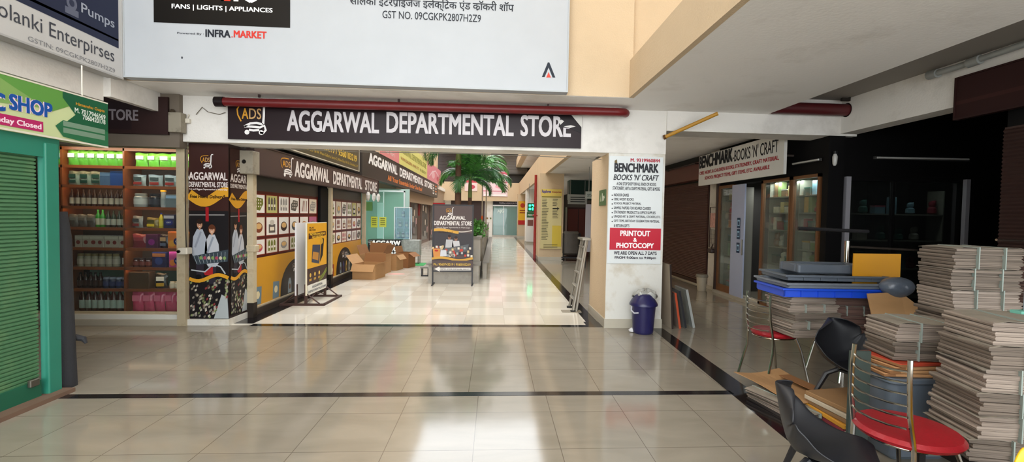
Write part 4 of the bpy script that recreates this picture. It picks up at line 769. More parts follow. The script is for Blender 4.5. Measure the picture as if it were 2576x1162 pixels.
# --- cardboard boxes
cb = mat('cardboard', '#ac8458', .8, var=.1, scale=5, stretch=(1, 1, 4)); cbi = mat('cardboard_inside', '#8a5f38', .8, var=.08)
def openbox(label, x, y, w, d, h, rz, flaps, m=cb):
    t = thing('cardboard_box', label, 'box', (x, y, 0), rz); b = MB(); e = .008
    b.box(-w, w, -d, -d+e, 0, h); b.box(-w, w, d-e, d, 0, h); b.box(-w, -w+e, -d+e, d-e, 0, h); b.box(w-e, w, -d+e, d-e, 0, h); b.box(-w+e, w-e, -d+e, d-e, 0, e); b.build('body', m, t)
    for side, ang, ln in flaps:
        a = math.radians(ang); c, s_ = math.cos(a), math.sin(a); f = MB(); e = .004
        if side in 'fb':
            sg = -1 if side == 'f' else 1; y0 = sg*d
            f.add([(-w, y0, h), (w, y0, h), (w*.97, y0+sg*ln*c, h+ln*s_), (-w*.97, y0+sg*ln*c, h+ln*s_), (-w, y0+sg*e, h), (w, y0+sg*e, h), (w*.97, y0+sg*(ln*c+e), h+ln*s_+e), (-w*.97, y0+sg*(ln*c+e), h+ln*s_+e)], [(0, 1, 2, 3), (7, 6, 5, 4), (0, 4, 5, 1), (1, 5, 6, 2), (2, 6, 7, 3), (3, 7, 4, 0)])
        else:
            sg = -1 if side == 'l' else 1; x0 = sg*w
            f.add([(x0, -d, h), (x0, d, h), (x0+sg*ln*c, d*.97, h+ln*s_), (x0+sg*ln*c, -d*.97, h+ln*s_), (x0+sg*e, -d, h), (x0+sg*e, d, h), (x0+sg*(ln*c+e), d*.97, h+ln*s_+e), (x0+sg*(ln*c+e), -d*.97, h+ln*s_+e)], [(0, 1, 2, 3), (7, 6, 5, 4), (0, 4, 5, 1), (1, 5, 6, 2), (2, 6, 7, 3), (3, 7, 4, 0)])
        f.build('flap', cbi if ang > 60 else m, t)
    return t
openbox('nearest open cardboard box with flaps folded out beside the left window', -3.05, 11.55, .28, .32, .36, -.15, (('f', -55, .2), ('l', 50, .26), ('r', 20, .16), ('b', 75, .22)))
openbox('taller open cardboard box with raised flaps behind the nearest one', -3.12, 12.45, .3, .34, .52, -.1, (('l', 70, .24), ('r', 65, .26), ('b', 80, .26)))
openbox('cardboard box standing right of the taller open box', -2.85, 13.3, .2, .24, .42, -.2, (('r', -50, .16), ('l', 60, .16)))
openbox('narrow dark brown cardboard box at the back of the group', -2.62, 13.95, .2, .22, .44, -.3, (('r', -35, .2), ('l', 75, .18)), mat('cardboard_brown', '#8a5c34', .8, var=.1))  # deeper brown cardboard than the other boxes
tag(MB().lathe([(.22, .0), (.22, .002)], n=20, sy=.6).build('floor_mark', paint('#d9a39a'), loc=(-2.55, 12.3, .001)), 'faint pink round mark on the floor by the cardboard boxes', 'floor mark')
# --- glass stall: counter banner, table, cabinet
s0 = thing('counter', 'counter wrapped in a black store banner with white letters', 'counter', (-3.42, 14.85, 0)); MB().box(-.5, .5, -.2, .2, 0, .76).build('body', paint('#241f1d'), s0)
s = Sheet('Y', 14.64, (-3.42, 0), .3); T = s.tpx; K = '#ececec'
T('AGGARW', 934, 617, 1008, 605, K, .06); T('EPART', 952, 632, 1008, 620, K, .06); T('ORE', 967, 645, 1000, 634, K, .06); T('arket in Wave', 968, 653, 1008, 647, K, .03); T('3219 /', 970, 664, 1008, 656, K, .03); s.logo(-3.9, .6, .2, 2, h=.13, orange='#ececec')
o = s.build('banner'); o.parent = s0; o.location = (0, -.21, 0)
tag(MB().box(-.5, .85, -.55, .3, 0, .006).build('mat', mat('green_turf', '#3e9a55', .9, bump=.6, bscale=200), loc=(-3.0, 14.85, 0)), 'green turf mat under the stall counter and table', 'mat')
t = thing('table', 'small table under a silver patterned cloth beside the counter', 'table', (-2.63, 14.95, 0)); b = MB()
for x, y in ((-.24, -.18), (.24, -.18), (-.24, .18), (.24, .18)): b.tube([(x, y, 0), (x, y, .74)], .012, 6)
b.build('legs', stl, t); MB().box(-.27, .27, -.21, .21, .73, .75).build('tabletop', paint('#c9c9c5'), t)
b = MB(); n = 40
def cl(u, v):
    a = u*4; k = int(a) % 4; f = a-int(a) if u < 1 else 0; cs = [(-.28, -.22), (.28, -.22), (.28, .22), (-.28, .22), (-.28, -.22)]; x = cs[k][0]+(cs[k+1][0]-cs[k][0])*f; y = cs[k][1]+(cs[k+1][1]-cs[k][1])*f
    g_ = 1+.05*math.sin(u*60)*v; return (x*g_, y*g_, .755-.5*v)
b.grid(cl, 60, 6); cloth = mat('silver_cloth', '#8f9490', .35, var=.5, scale=16); b.build('cloth', cloth, t, smooth=True)
t = thing('display_cabinet', 'clear glass cabinet with chrome edges standing on the stall counter', 'cabinet', (-2.92, 15.05, .77)); ed = MB(); chrome = mat('chrome', '#c9cdd0', .15, metal=1)
for x in (-.24, .24):
    for y in (-.15, .15): ed.box(x-.012, x+.012, y-.012, y+.012, 0, 1.0)
ed.box(-.25, .25, -.16, .16, 1.0, 1.02); ed.build('frame', mat('pale_alu', '#dfe3e6', .3, metal=.3), t)
b = MB(); b.box(-.23, .23, -.152, -.148, .01, .99); b.box(-.23, .23, .148, .152, .01, .99); b.box(-.242, -.238, -.14, .14, .01, .99); b.box(.238, .242, -.14, .14, .01, .99); b.build('panes', glass('bluish_glass', '#dfeef4', .1), t)
for z in (.02, .35, .67): MB().box(-.22, .22, -.14, .14, z, z+.01).build('shelf', mat('shelf_plate', '#c4d2d8', .3), t)
for i, (x, z, c) in enumerate(((-.14, .03, '#8fa3b5'), (0, .03, '#5c6a7a'), (.13, .03, '#b5bcc6'), (-.1, .37, '#6d7c8f'), (.1, .37, '#a8b2bd'), (0, .69, '#8a96a5'))):
    j = jar(('dark grey blue gadget at the lower left inside the glass cabinet', 'slate gadget at the lower middle inside the glass cabinet', 'silver gadget at the lower right inside the glass cabinet', 'blue grey gadget on the middle left shelf of the glass cabinet', 'light grey gadget on the middle right shelf of the glass cabinet', 'single grey gadget on the top shelf of the glass cabinet')[i], 'goods in the glass cabinet', c, '#e0e4e8', .045, .2, 'boxed_gadget', 'gadget'); j.location = (-2.92+x, 15.05, .77+z)
t = thing('glass_front', 'pale green glass shop front with yellow notices behind the stall', 'window', (-3.75, 15.9, 0)); MB().box(-.62, .7, -.006, .006, .1, 2.3).build('pane', glass('green_glass', '#b9ddd0', .3), t); b = MB(); b.box(-.64, -.6, -.03, .03, 0, 2.35); b.box(.68, .72, -.03, .03, 0, 2.35); b.box(-.64, .72, -.03, .03, 2.3, 2.36); b.box(.0, .03, -.02, .02, .1, 2.3); b.build('frame', mat('pale_alu', '#dfe3e6'), t)
s = Sheet('Y', 15.88, (-3.75, 0)); s.rpx(933, 572, 950, 545, '#d9d84e'); s.rpx(954, 571, 972, 546, '#d9d65a'); s.rpx(921, 530, 937, 508, '#6f9a58'); s.rpx(948, 600, 965, 510, '#9fcfc4', .4); 
for k in range(4): s.rpx(936, 551+k*5, 947, 549+k*5, '#8a8a3a', 2); s.rpx(957, 551+k*5, 969, 549+k*5, '#8a8a3a', 2)
o = s.build('notices'); o.parent = t; o.location = (0, -.02, 0)
sbox('wall_left_recess', paint('#b9d6cf'), -5.4, -3.2, 17.6, 17.7, 0, 2.5); sbox('wall_left_recess', mat('tan_shop_lining', '#a5907a', .7), -4.5, -3.7, 17.7, 34.3, 2.1, 3.2)
# far left shops
for k, (y0, y1, c, lab) in enumerate(((18.2, 20.8, '#8f7c70', 'pale'), (21.4, 24.0, '#8a2a2a', 'red'), (24.8, 27.4, '#7d6a60', 'brown'), (28.0, 31.0, '#5d4b47', 'dark'))):
    t = thing('shop_front', lab+' framed glazed shop front far down the left of the corridor', 'shop front', (-3.9, (y0+y1)/2, 0), math.pi/2); w = (y1-y0)/2
    b = MB(); b.box(-w-.1, -w, -.06, .06, 0, 2.3); b.box(w, w+.1, -.06, .06, 0, 2.3); b.box(-w, w, -.06, .06, 2.1, 2.4); b.box(-w, w, -.04, .04, 0, .15); b.build('frame', paint(c), t); MB().box(-w, w, -.005, .005, .15, 2.1).build('pane', glass('grey_glass', '#b9b5ae', .35), t)
    s = Sheet('L', -3.94, ((y0+y1)/2, 0)); rnd = random.Random(k+20)
    for i in range(7): a = y0+.1+rnd.random()*(y1-y0-.6); z = .3+rnd.random()*1.5; s.rect(a, z, a+.3, z+.3, rnd.choice(['#c9bcae', '#b03436', '#d8d2ca', '#84797a', '#caa0a0']), 1+i*.2)
    o = s.build('stickers'); o.parent = t; o.location = (0, -.02, 0); o.rotation_euler = (0, 0, 0)
tag(MB().box(-.02, .02, -.2, .2, 0, 1.5).build('easel_board', paint('#5c4a40'), loc=(-3.3, 20.4, 0)), 'dark leaning board outside the red framed far shop front', 'board')
t = thing('poster_stand', 'tall red poster stand far down the left of the corridor', 'poster', (-2.75, 23.5, 0)); MB().box(-.35, .25, 0, .05, .0, 2.15).build('panel', paint('#9c2328'), t); b = MB()
for z in (.6, 1.1, 1.6): b.box(-.28, .02, -.012, 0, z, z+.3)
b.build('pictures', paint('#d8cfc6'), t)
# --- covered walk pillars: notices
t, s = board('notice_board', 'tall cream and yellow list poster on the second pillar of the covered walk', 'poster', 'Y', 16.46, 1.63, 2.38, .42, 2.55, .02, '#cdc08b', rough=.4)
s.rect(1.63, 2.3, 2.38, 2.55, '#d8c063', 1); s.text('Rajshree', 1.66, 2.38, 1.98, 2.52, '#3c2f86', .03); s.text('Enterprises', 2.02, 2.4, 2.35, 2.48, '#a03a2c', .02); s.rect(1.66, 2.25, 2.35, 2.29, '#8a7a2c', 1.5); s.rect(2.05, .5, 2.38, 1.25, '#d2b948', 1); rnd = random.Random(4)
for k in range(27): z = 2.18-k*.055; s.rect(1.67, z, 1.67+.15+.1*rnd.random(), z+.018, '#4d4a3a', 2)
for k in range(13):
    if k != 5: z = 2.18-k*.055; s.rect(2.05, z, 2.05+.13+.08*rnd.random(), z+.018, '#4d4a3a', 2)
s.poly([(2.05, 1.88), (2.22, 1.88), (2.22, 1.91), (2.3, 1.86), (2.22, 1.81), (2.22, 1.84), (2.05, 1.84)], '#3a3a34', 2)
for k in range(3): s.rect(1.75, .56-k*.05, 2.25, .575-k*.05, '#5a5030', 2)
finish(t, s)
t, s = board('cross_sign', 'glowing green pharmacy sign hanging at the third pillar', 'sign', 'Y', 22.0, 1.55, 1.98, 1.78, 2.18, .1, '#123f2e'); 
gl = paint('#2fe0a0', .4, 3.0)
finish(t, s); b = MB()
for (x0, x1, z0, z1) in ((-.16, -.06, .24, .34), (.04, .16, .24, .34), (-.16, -.05, .08, .18), (.0, .06, .06, .2), (.1, .16, .08, .22), (-.02, .03, .28, .36)): b.rbox(x0, x1, -.03, -.005, z0, z1, .02)
b.build('lit_letters', gl, t)
for x in (-.15, .15): MB().box(x-.01, x+.01, .04, .06, .4, 1.33).build('hanger', paint('#8a8a86'), t)
t, s = board('notice_board', 'green medical sign board under the glowing sign', 'sign', 'Y', 22.0, 1.52, 2.02, 1.5, 1.76, .04, '#2c5a34'); s.text('MEDICOS', 1.56, 1.58, 1.98, 1.66, '#d8e0d4', .02); finish(t, s)
t, s = board('poster', 'white wall poster with dark picture on the third pillar of the walk', 'poster', 'Y', 26.55, 1.82, 2.28, .1, 1.95, .02, '#d9d4cd'); s.rect(1.88, 1.0, 2.2, 1.35, '#7c5048', 1); [s.rect(1.9, 1.5+k*.1, 2.2, 1.54+k*.1, '#b9b0a8', 1) for k in range(4)]; finish(t, s)
t, s = board('poster', 'yellow and red wall poster on the far pillar by the glass door', 'poster', 'Y', 32.76, 1.65, 2.28, .95, 2.6, .02, '#d8a52c'); s.rect(1.65, .95, 2.28, 1.25, '#b02a26', 1); s.ell(1.95, 2.3, .16, .16, '#b03a26', 1); [s.rect(1.75, 1.75+k*.16, 2.2, 1.82+k*.16, '#8a3a1c', 1) for k in range(2)]; finish(t, s)
t = thing('pipe', 'red standing pipe with a valve in front of the second pillar', 'pipe', (1.5, 17.2, 0)); redp = mat('red_pipe_paint', '#8c1f1c', .35, var=.15); MB().tube([(0, 0, .0), (0, 0, 3.1)], .05, 10).build('riser', redp, t, smooth=True); MB().tube([(-.1, 0, 1.6), (.1, 0, 1.6)], .03, 8).build('valve', redp, t, smooth=True)
# --- end of the corridor: glass door, banner, shutters
t = struct(MB().box(-.9, .95, -.01, .01, 0, 2.28).build('window_1', glass('end_glass', '#9fc4bd', .45), loc=(.78, 34.35, 0)))
sbox('trim_34', mat('pale_alu', '#dfe3e6'), -.15, 1.75, 34.25, 34.32, 2.26, 2.34); sbox('trim_35', black_trim, -.15, 1.75, 34.2, 34.3, 2.36, 2.62); sbox('trim_36', mat('pale_alu', '#dfe3e6'), .62, .66, 34.3, 34.36, 0, 2.26)
t, s = board('signboard', 'dark name board over the far glass door', 'sign', 'Y', 34.15, -.1, 1.7, 2.38, 2.6, .05, '#26242c'); s.text('TORRA ASSOCIATES', .3, 2.42, 1.65, 2.55, '#a8a4b0', .02); finish(t, s)
s = Sheet('Y', 34.3, (.4, 0)); s.text('AJG', .18, 1.72, .68, 2.0, '#dfeee8', .03, 2); tag(s.build('door_lettering'), 'white letters on the far glass door', 'lettering')
sbox('wall_back_inner', paint('#7fa8a0'), -1.5, 3, 38, 38.1, 0, 3); sbox('ceiling', paint('#8fb5ad'), -1.5, 3, 34.6, 38, 2.64, 2.7); sbox('wall_back_inner', paint('#7fa8a0'), -1.6, -1.5, 34.6, 38, 0, 2.64); sbox('wall_back_inner', paint('#7fa8a0'), 3, 3.1, 34.6, 38, 0, 2.64)
for k in range(2):
    t = thing('waiting_chair', ('left', 'right')[k]+' blue waiting chair behind the far glass door', 'chair', (.25+k*.75, 36.2, 0), 0, 'blue chairs behind the glass door'); b = MB(); b.rbox(-.3, .3, -.25, .25, .4, .46, .05); b.build('seat', paint('#2f6f96'), t); MB().rbox(-.3, .3, .2, .27, .5, .98, .03).build('backrest', paint('#2f6f96'), t); b = MB(); [b.tube([(x, y, 0), (x, y, .4)], .02, 6) for x in (-.26, .26) for y in (-.2, .2)]; b.build('legs', stl, t)
tag(MB().box(-.95, .95, -.3, .2, 0, .12).build('doorstep', plw, loc=(.78, 34.0, 0)), 'grey doorstep before the far glass door', 'step')
sbox('wall_back', mat('dark_brown_panel', '#33201e', .6), -3.2, -.75, 34.2, 34.3, 0, 2.6)
for x in (-.55, -.3): tag(MB().lathe([(.06, 0), (.06, .02)], n=12).build('round_plate', paint('#5a6a3a' if x > -.4 else '#7a5a2a'), loc=(x, 34.28, 1.35)), 'round green plate by the far glass door' if x > -.4 else 'round brown plate by the far glass door', 'plate')
for o in list(COL.objects)[-2:]: o.rotation_euler = (math.pi/2, 0, 0)
sl = mat('grey_roller_slats', '#67625d', .5, var=.1)
for (x0, x1, z0, z1, lab) in ((.0, 2.4, 4.75, 6.15, 'grey roller shutter upstairs at the far end of the corridor, right of the white post'), (-4.2, -1.4, 4.0, 6.15, 'dark upstairs shutter behind the palm crown')):
    t = thing('roller_shutter', lab, 'shutter', ((x0+x1)/2, 35.1, z0)); b = MB(); n = int((z1-z0)/.1)
    for k in range(n): b.box(-(x1-x0)/2, (x1-x0)/2, -.02-(k % 2)*.02, .02, k*.1, k*.1+.095)
    b.build('slats', sl if x0 > -1 else paint('#3a3230'), t); MB().box(-(x1-x0)/2-.05, (x1-x0)/2+.05, -.08, .06, -.08, -.005).build('bottom_rail', paint('#45403c'), t)
sbox('wall_back_upper', interior_dark, -6, 9, 35.2, 35.3, 3.95, 6.4)
t, s = board('banner', 'pink and white printed banner hung over the far balcony', 'banner', 'Y', 33.85, -.95, .9, 2.95, 4.75, .04, '#e6cfd3'); s.rect(-.95, 4.5, .9, 4.72, '#c25a6e', 1); s.ell(-.5, 4.2, .35, .2, '#e08a9a', 1); s.line([(-.9, 3.9), (-.2, 4.1), (.85, 3.95)], .08, '#d0607a', 2); s.rect(-.9, 3.3, .85, 3.36, '#c8707f', 1); s.rect(-.8, 2.97, .8, 3.1, '#efe6e4', 1.5); s.ell(.3, 3.65, .3, .12, '#e7a5b0', 1.5)
for k in range(4): s.ell(.15+k*.2, 4.25, .06, .09, '#8a4a50', 2)
finish(t, s)
t, s = board('banner', 'red printed banner on the upper left facade near the end', 'banner', 'Y', 33.85, -2.2, -1.3, 3.3, 4.3, .04, '#e0c9c6'); s.rect(-2.2, 3.9, -1.3, 4.3, '#c04a55', 1); s.ell(-1.7, 3.6, .25, .15, '#b54a58', 1); finish(t, s)
# --- ladder leaning on the pillar side
t = thing('ladder', 'aluminium step ladder leaning against the beige side of the white pillar', 'ladder', (1.42, 7.72, 0)); alu = mat('aluminium', '#9c968b', .35, metal=.6, var=.1); b = MB()
def rail(x0, y0, x1, y1, z1): b.tube([(x0, y0, 0), (x1, y1, z1)], .022, 6, flat=.5)
for k, (dy, zt, xb) in enumerate(((-.12, 1.22, -.1), (.26, 1.22, -.1))): rail(xb, dy, .1, dy, zt)
rail(-.04, -.1, .12, -.1, 1.22); rail(-.04, .24, .12, .24, 1.22); b.build('rails', alu, t)
for i in range(5): z = .2+i*.22; xx = -.1+.2*z/1.22; MB().box(xx-.03, xx+.02, -.12, .26, z, z+.02).build('rung', alu, t)
MB().box(.03, .17, -.16, .3, 1.2, 1.235).build('top_plate', alu, t)
for y in (-.12, .26): MB().box(-.14, -.06, y-.03, y+.03, 0, .03).build('foot', paint('#2c2a28'), t)
tag(MB().box(-.16, .16, -.09, .09, 0, .012).build('floor_drain', paint('#8d8474'), loc=(1.3, 7.65, 0)), 'small square plate on the floor at the foot of the ladder', 'plate')
# --- shops in the shade of the covered walk
t, s = board('signboard', 'small white hanging sign high in the covered walk', 'sign', 'Y', 19, 3.0, 3.8, 2.1, 2.5, .05, '#b9bdb6'); [s.rect(3.1, 2.18+k*.09, 3.7, 2.22+k*.09, '#4a504c', 1) for k in range(3)]; finish(t, s)
for x in (-.3, .3): MB().box(x-.01, x+.01, .01, .03, .4, 1.01).build('hanger', paint('#8a8a86'), t)
t, s = board('signboard', 'pale lettered sign above the dark shops of the covered walk', 'sign', 'Y', 14, 2.75, 3.45, 2.14, 2.36, .05, '#9aa39c'); s.text('STATIONERY', 2.8, 2.2, 3.4, 2.28, '#3c4a44', .02); finish(t, s)
for x in (-.25, .25): MB().box(x-.01, x+.01, .01, .03, .22, .97).build('hanger', paint('#8a8a86'), t)
tag(MB().box(-.5, .9, -.05, .6, 0, .80).build('fascia_box', paint('#173228'), loc=(3.6, 19.3, 2.3)), 'dark green fascia box between the small signs of the covered walk', 'box')
t = thing('cupboard', 'dark red wooden cupboard in the shade of the covered walk', 'cupboard', (3.3, 18.2, 0)); MB().box(-.45, .45, 0, .45, 0, 1.95).build('body', paint('#3a1d18'), t); b = MB(); [b.box(-.42+k*.43, -.02+k*.43, -.02, -.002, .1, 1.88) for k in range(2)]; b.build('door', paint('#5c2a20'), t)
t = thing('notice_board', 'white banner with a red star standing in the covered walk', 'banner', (3.05, 14.2, 0)); MB().box(-.25, .25, 0, .03, .5, 1.98).build('panel', paint('#a7a5ac'), t); b = MB(); b.add([(.05+.12*math.cos(a*.628)*(1 if a % 2 == 0 else .45), -.003, 1.7+.12*math.sin(a*.628)*(1 if a % 2 == 0 else .45)) for a in range(10)], [tuple(range(10))]); b.build('star', paint('#a83a4a'), t); b = MB(); b.box(-.24, -.21, 0, .03, 0, .5); b.box(.21, .24, 0, .03, 0, .5); b.build('legs', stl, t)
t = thing('sack_trolley', 'wrapped load on a small trolley behind the second pillar', 'trolley', (2.75, 16.6, 0)); MB().rbox(-.32, .32, -.2, .2, .2, 1.05, .12).build('load', mat('grey_wrap', '#4f4a44', .5, var=.2, bump=.4, bscale=10), t, smooth=True); b = MB(); b.tube([(-.3, -.22, .1), (-.3, -.22, 1.0)], .015); b.tube([(.3, -.22, .1), (.3, -.22, 1.0)], .015); b.box(-.35, .35, -.25, .25, .1, .14); b.build('frame', stl, t); [MB().lathe([(.05, -.02), (.05, .02)], n=12).build('wheel', paint('#151515'), t, loc=(x, -.2, .05)) for x in (-.3, .3)]
# ================================================================== RIGHT SIDE: book shop, brown shutter, alcove
brslat = mat('brown_shutter_paint', '#4e3129', .5, var=.12, scale=3)
t = thing('roller_shutter', 'wide brown roller shutter beyond the white pillar on the right', 'shutter', (4.88, 12.9, 0), -math.pi/2); b = MB()
for k in range(58): z = .12+k*.04; b.add([(-2.5, 0, z), (2.5, 0, z), (2.5, -.014, z+.018), (-2.5, -.014, z+.018), (2.5, 0, z+.038), (-2.5, 0, z+.038)], [(0, 1, 2, 3), (3, 2, 4, 5)])
b.box(-2.5, 2.5, .005, .03, .1, 2.46); b.build('slats', brslat, t); MB().box(-2.5, 2.5, -.03, .03, .04, .12).build('bottom_rail', paint('#3a2620'), t)
tag(MB().box(-2.5, 2.5, -.2, .0, 0, .4).build('shutter_box', mat('red_brown_box', '#5a2d27', .5), loc=(4.88, 12.9, 2.5), rotz=-math.pi/2), 'red brown housing above the brown roller shutter', 'shutter box')
tag(MB().tube([(.3, -.9, 0), (0, -.9, 0), (0, .9, .0), (.3, .9, 0)], .012).build('rail', paint('#26201d'), loc=(4.6, 11.4, 2.86)), 'thin dark rail under the soffit left of the book shop board', 'rail')
t = thing('door_grille', 'brown steel door frame with wire panel fixed on the plaster strip', 'grille', (4.86, 10.02, 0)); b = MB(); bs = mat('brown_steel', '#33221c', .5)
b.tube([(0, -.14, .95), (0, -.14, 1.85), (0, .2, 1.85), (0, .2, .95), (0, -.14, .95)], .014, 6); b.build('frame', bs, t); b = MB()
for k in range(8): b.tube([(0, -.14+.34*k/7, .95), (0, -.14+.34*k/7, 1.35)], .003, 4)
for k in range(5): b.tube([(0, -.14, .95+k*.1), (0, .2, .95+k*.1)], .003, 4)
b.build('wire_panel', bs, t); MB().box(-.005, .0, -.12, .18, 1.4, 1.72).build('paper_notice', mat('red_white_notice', '#b5897c', .7, var=.6, scale=18), t)
tag(MB().box(-.03, .03, -.03, .03, 0, 2.6).build('door_post', bs, loc=(4.83, 9.82, 0)), 'dark brown steel post at the left edge of the book shop glass', 'post')
t = thing('light_fixture', 'dark hanging fitting on the brown post beside the glass door', 'fitting', (4.78, 9.95, .84)); MB().rbox(-.05, .05, -.09, .09, 0, .1, .03).build('body', bs, t); MB().tube([(0, 0, .1), (0, -.08, .2)], .012, 6).build('arm', bs, t)
t = thing('dustbin', 'small beige bin on the floor before the plaster strip', 'bin', (4.6, 9.98, 0)); cr = mat('beige_plastic', '#a79c88', .5, var=.1); MB().lathe([(.085, 0), (.09, .01), (.115, .3), (.115, .31)], n=18).build('body', cr, t, smooth=True); MB().lathe([(.13, .3), (.135, .33), (.12, .36)], n=18).build('lid', paint('#7d7668'), t, smooth=True)
# --- shop window frames and panes: left pane, sliding door, gap, two panes
wood = mat('brown_wood_frame', '#6b4527', .5, var=.15, scale=6, stretch=(1, 1, 6))
def yx(px_, X=4.86): return PX(px_, 600, X).y
t = thing('shop_window', 'left narrow glass pane of the book shop in a brown frame', 'window', (4.86, 9.46, 0), -math.pi/2)
b = MB(); b.box(-.34, -.28, -.03, .03, .06, 2.3); b.box(.24, .29, -.03, .03, .06, 2.3); b.box(-.28, .24, -.03, .03, 2.24, 2.3); b.box(-.28, .24, -.03, .03, .06, .2); b.build('frame', wood, t); MB().box(-.28, .24, -.004, .004, .2, 2.24).build('pane', glass('shop_glass', '#e6ece8', .04), t)
def mk_door():
    t = thing('sliding_door', 'pale blue grey sliding door with three small blue stickers in the book shop front', 'door', (4.82, 8.93, 0), -math.pi/2)
    MB().box(-.24, .24, -.015, .015, .06, 2.28).build('panel', mat('frosted_panel', '#9aa2b8', .25, var=.04), t); MB().box(.2, .235, -.035, -.015, .9, 1.2).build('handle', chrome, t)
    s = Sheet('R', 4.80, (8.93, 0))
    for z in (1.42, 1.2, .93): s.rect(8.93+.0, z, 8.93-.12, z+.2, '#22354f', 1); s.rect(8.93-.015, z+.04, 8.93-.105, z+.16, '#8fb3cc', 2); s.rect(8.93-.03, z+.06, 8.93-.09, z+.13, '#31465f', 3)
    o = s.build('sticker'); o.parent = t; o.location = (0, -.02, 0); o.rotation_euler = (0, 0, 0)
mk_door()
for (ya, yb, lab, nm) in ((7.35, 8.18, 'middle glass pane of the book shop front full of goods', 'shop_window'), (6.68, 7.33, 'right glass pane of the book shop front next to the black pillar', 'shop_window')):
    t = thing(nm, lab, 'window', (4.86, (ya+yb)/2, 0), -math.pi/2); w = (yb-ya)/2; b = MB(); b.box(-w, -w+.05, -.03, .03, .06, 2.3); b.box(w-.03, w, -.03, .03, .06, 2.3); b.box(-w, w, -.03, .03, 2.25, 2.3); b.box(-w, w, -.03, .03, .06, .1); b.build('frame', wood, t); MB().box(-w+.05, w-.03, -.004, .004, .1, 2.25).build('pane', glass('shop_glass', '#e6ece8', .04), t)
sbox('trim_37', mat('shop_step', '#9b9486', .4, var=.1), 4.78, 4.95, 6.65, 9.85, 0, .06)
# --- racks with boxed goods behind the glass
shg = mat('shelf_board', '#8c8a80', .5)
GC = ['#8fa58c', '#b9a274', '#7a5c44', '#c2bca8', '#9c4858', '#5d6a6e', '#7d8f5e', '#c49a5a', '#3f4a44', '#6f8fa0', '#a8a49a', '#d0c9b8', '#2f5d55', '#8d3340', '#d7c38a']
kinds = {}
def goods(kind, c):
    k = (kind, c)
    if k not in kinds:
        cname = {'#8fa58c': 'sage green', '#b9a274': 'tan', '#7a5c44': 'brown', '#c2bca8': 'cream', '#9c4858': 'rose', '#5d6a6e': 'slate', '#7d8f5e': 'olive', '#c49a5a': 'ochre', '#3f4a44': 'dark green', '#6f8fa0': 'blue grey', '#a8a49a': 'grey', '#d0c9b8': 'off white', '#2f5d55': 'deep teal', '#8d3340': 'crimson', '#d7c38a': 'pale yellow'}[c]
        m = mat('goods_'+c.strip('#'), c, .4, var=.35, scale=16); t = thing(kind, '', {'book': 'book', 'gift_box': 'box', 'soft_toy': 'toy'}[kind], (0, 0, -30), -math.pi/2)
        if kind == 'book': MB().rbox(-.045, .045, -.05, .05, 0, .24, .004, seg=1).build('cover', m, t); MB().box(-.038, .038, -.045, .045, .238, .243).build('pages', paint('#d8d2c2'), t)
        elif kind == 'gift_box': MB().rbox(-.08, .08, -.06, .06, 0, .15, .006, seg=1).build('box', m, t); MB().box(-.083, .083, -.063, .063, .13, .155).build('lid', paint(random.choice(GC)), t)
        else: MB().lathe([(.03, 0), (.065, .03), (.06, .1), (.035, .125), (.05, .16), (.045, .2), (.01, .225)], n=12).build('body', m, t, smooth=True); MB().lathe([(.02, 0), (.02, .03)], n=8).build('ears', m, t, loc=(.035, 0, .2))
        kinds[k] = [t, cname, False]
    return kinds[k]
ND = ('first', 'second', 'third', 'fourth', 'fifth', 'sixth', 'seventh', 'eighth', 'ninth', 'tenth', 'eleventh', 'twelfth', 'thirteenth', 'fourteenth', 'fifteenth')
def fill(y0, y1, X, zlist, rackname, depth=.3, dens=1.0, seed=0):
    rnd = random.Random(seed); t = thing('display_rack', rackname, 'shelf rack', (X, (y0+y1)/2, 0)); w = (y1-y0)/2
    for z in zlist: MB().box(-.12, .16, -w, w, z-.02, z).build('shelf', shg, t)
    MB().box(.16, .18, -w, w, .05, 2.25).build('back', paint('#7d7a70'), t); b = MB(); b.box(-.12, .16, -w-.012, -w, 0, 2.25); b.box(-.12, .16, w, w+.012, 0, 2.25); b.build('upright', shg, t)
    names = ['lowest', 'second', 'third', 'fourth', 'fifth', 'sixth', 'top']
    for i, z in enumerate(zlist[:-1] if len(zlist) > 7 else zlist):
        y = y1-.09; nth = 0
        while y > y0+.08:
            kind = rnd.choice(['book', 'gift_box', 'gift_box', 'soft_toy', 'book'] if i > 1 else ['gift_box', 'soft_toy']); c = rnd.choice(GC); g, cn, used = goods(kind, c); wd_ = {'book': .1, 'gift_box': .175, 'soft_toy': .14}[kind]
            nth += 1
            place = {'L': 'behind the left narrow pane', 'M': 'behind the middle pane', 'R': 'behind the right pane', 'A': 'in the alcove shop window', 'I': 'in the open doorway rack'}[rackname_key]
            lab = '%s %s, %s from left on the %s shelf %s' % (cn, {'book': 'book', 'gift_box': 'gift box', 'soft_toy': 'soft toy'}[kind], ND[nth-1], names[min(i, 6)], place)
            loc = (X-.02, y-wd_/2+.05, z); sc_ = (1, 1, rnd.uniform(.75, 1.1))
            if not used: g.location = loc; g.scale = sc_; g['label'] = lab; g['group'] = 'goods on the %s shelf %s' % (names[min(i, 6)], place); kinds[(kind, c)][2] = True
            else: dup(g, loc, -math.pi/2+rnd.uniform(-.1, .1), lab, 'goods on the %s shelf %s' % (names[min(i, 6)], place), sc_)
            y -= wd_+rnd.uniform(.005, .03)/dens
Z7 = [.12, .5, .82, 1.12, 1.42, 1.72, 2.0]
rackname_key = 'L'; fill(9.2, 9.76, 5.1, Z7, 'narrow display rack behind the left pane of the book shop', seed=1)
rackname_key = 'M'; fill(7.42, 8.15, 5.1, Z7, 'display rack behind the middle pane of the book shop', seed=2)
rackname_key = 'R'; fill(6.7, 7.33, 5.1, Z7, 'display rack behind the right pane of the book shop', seed=3)
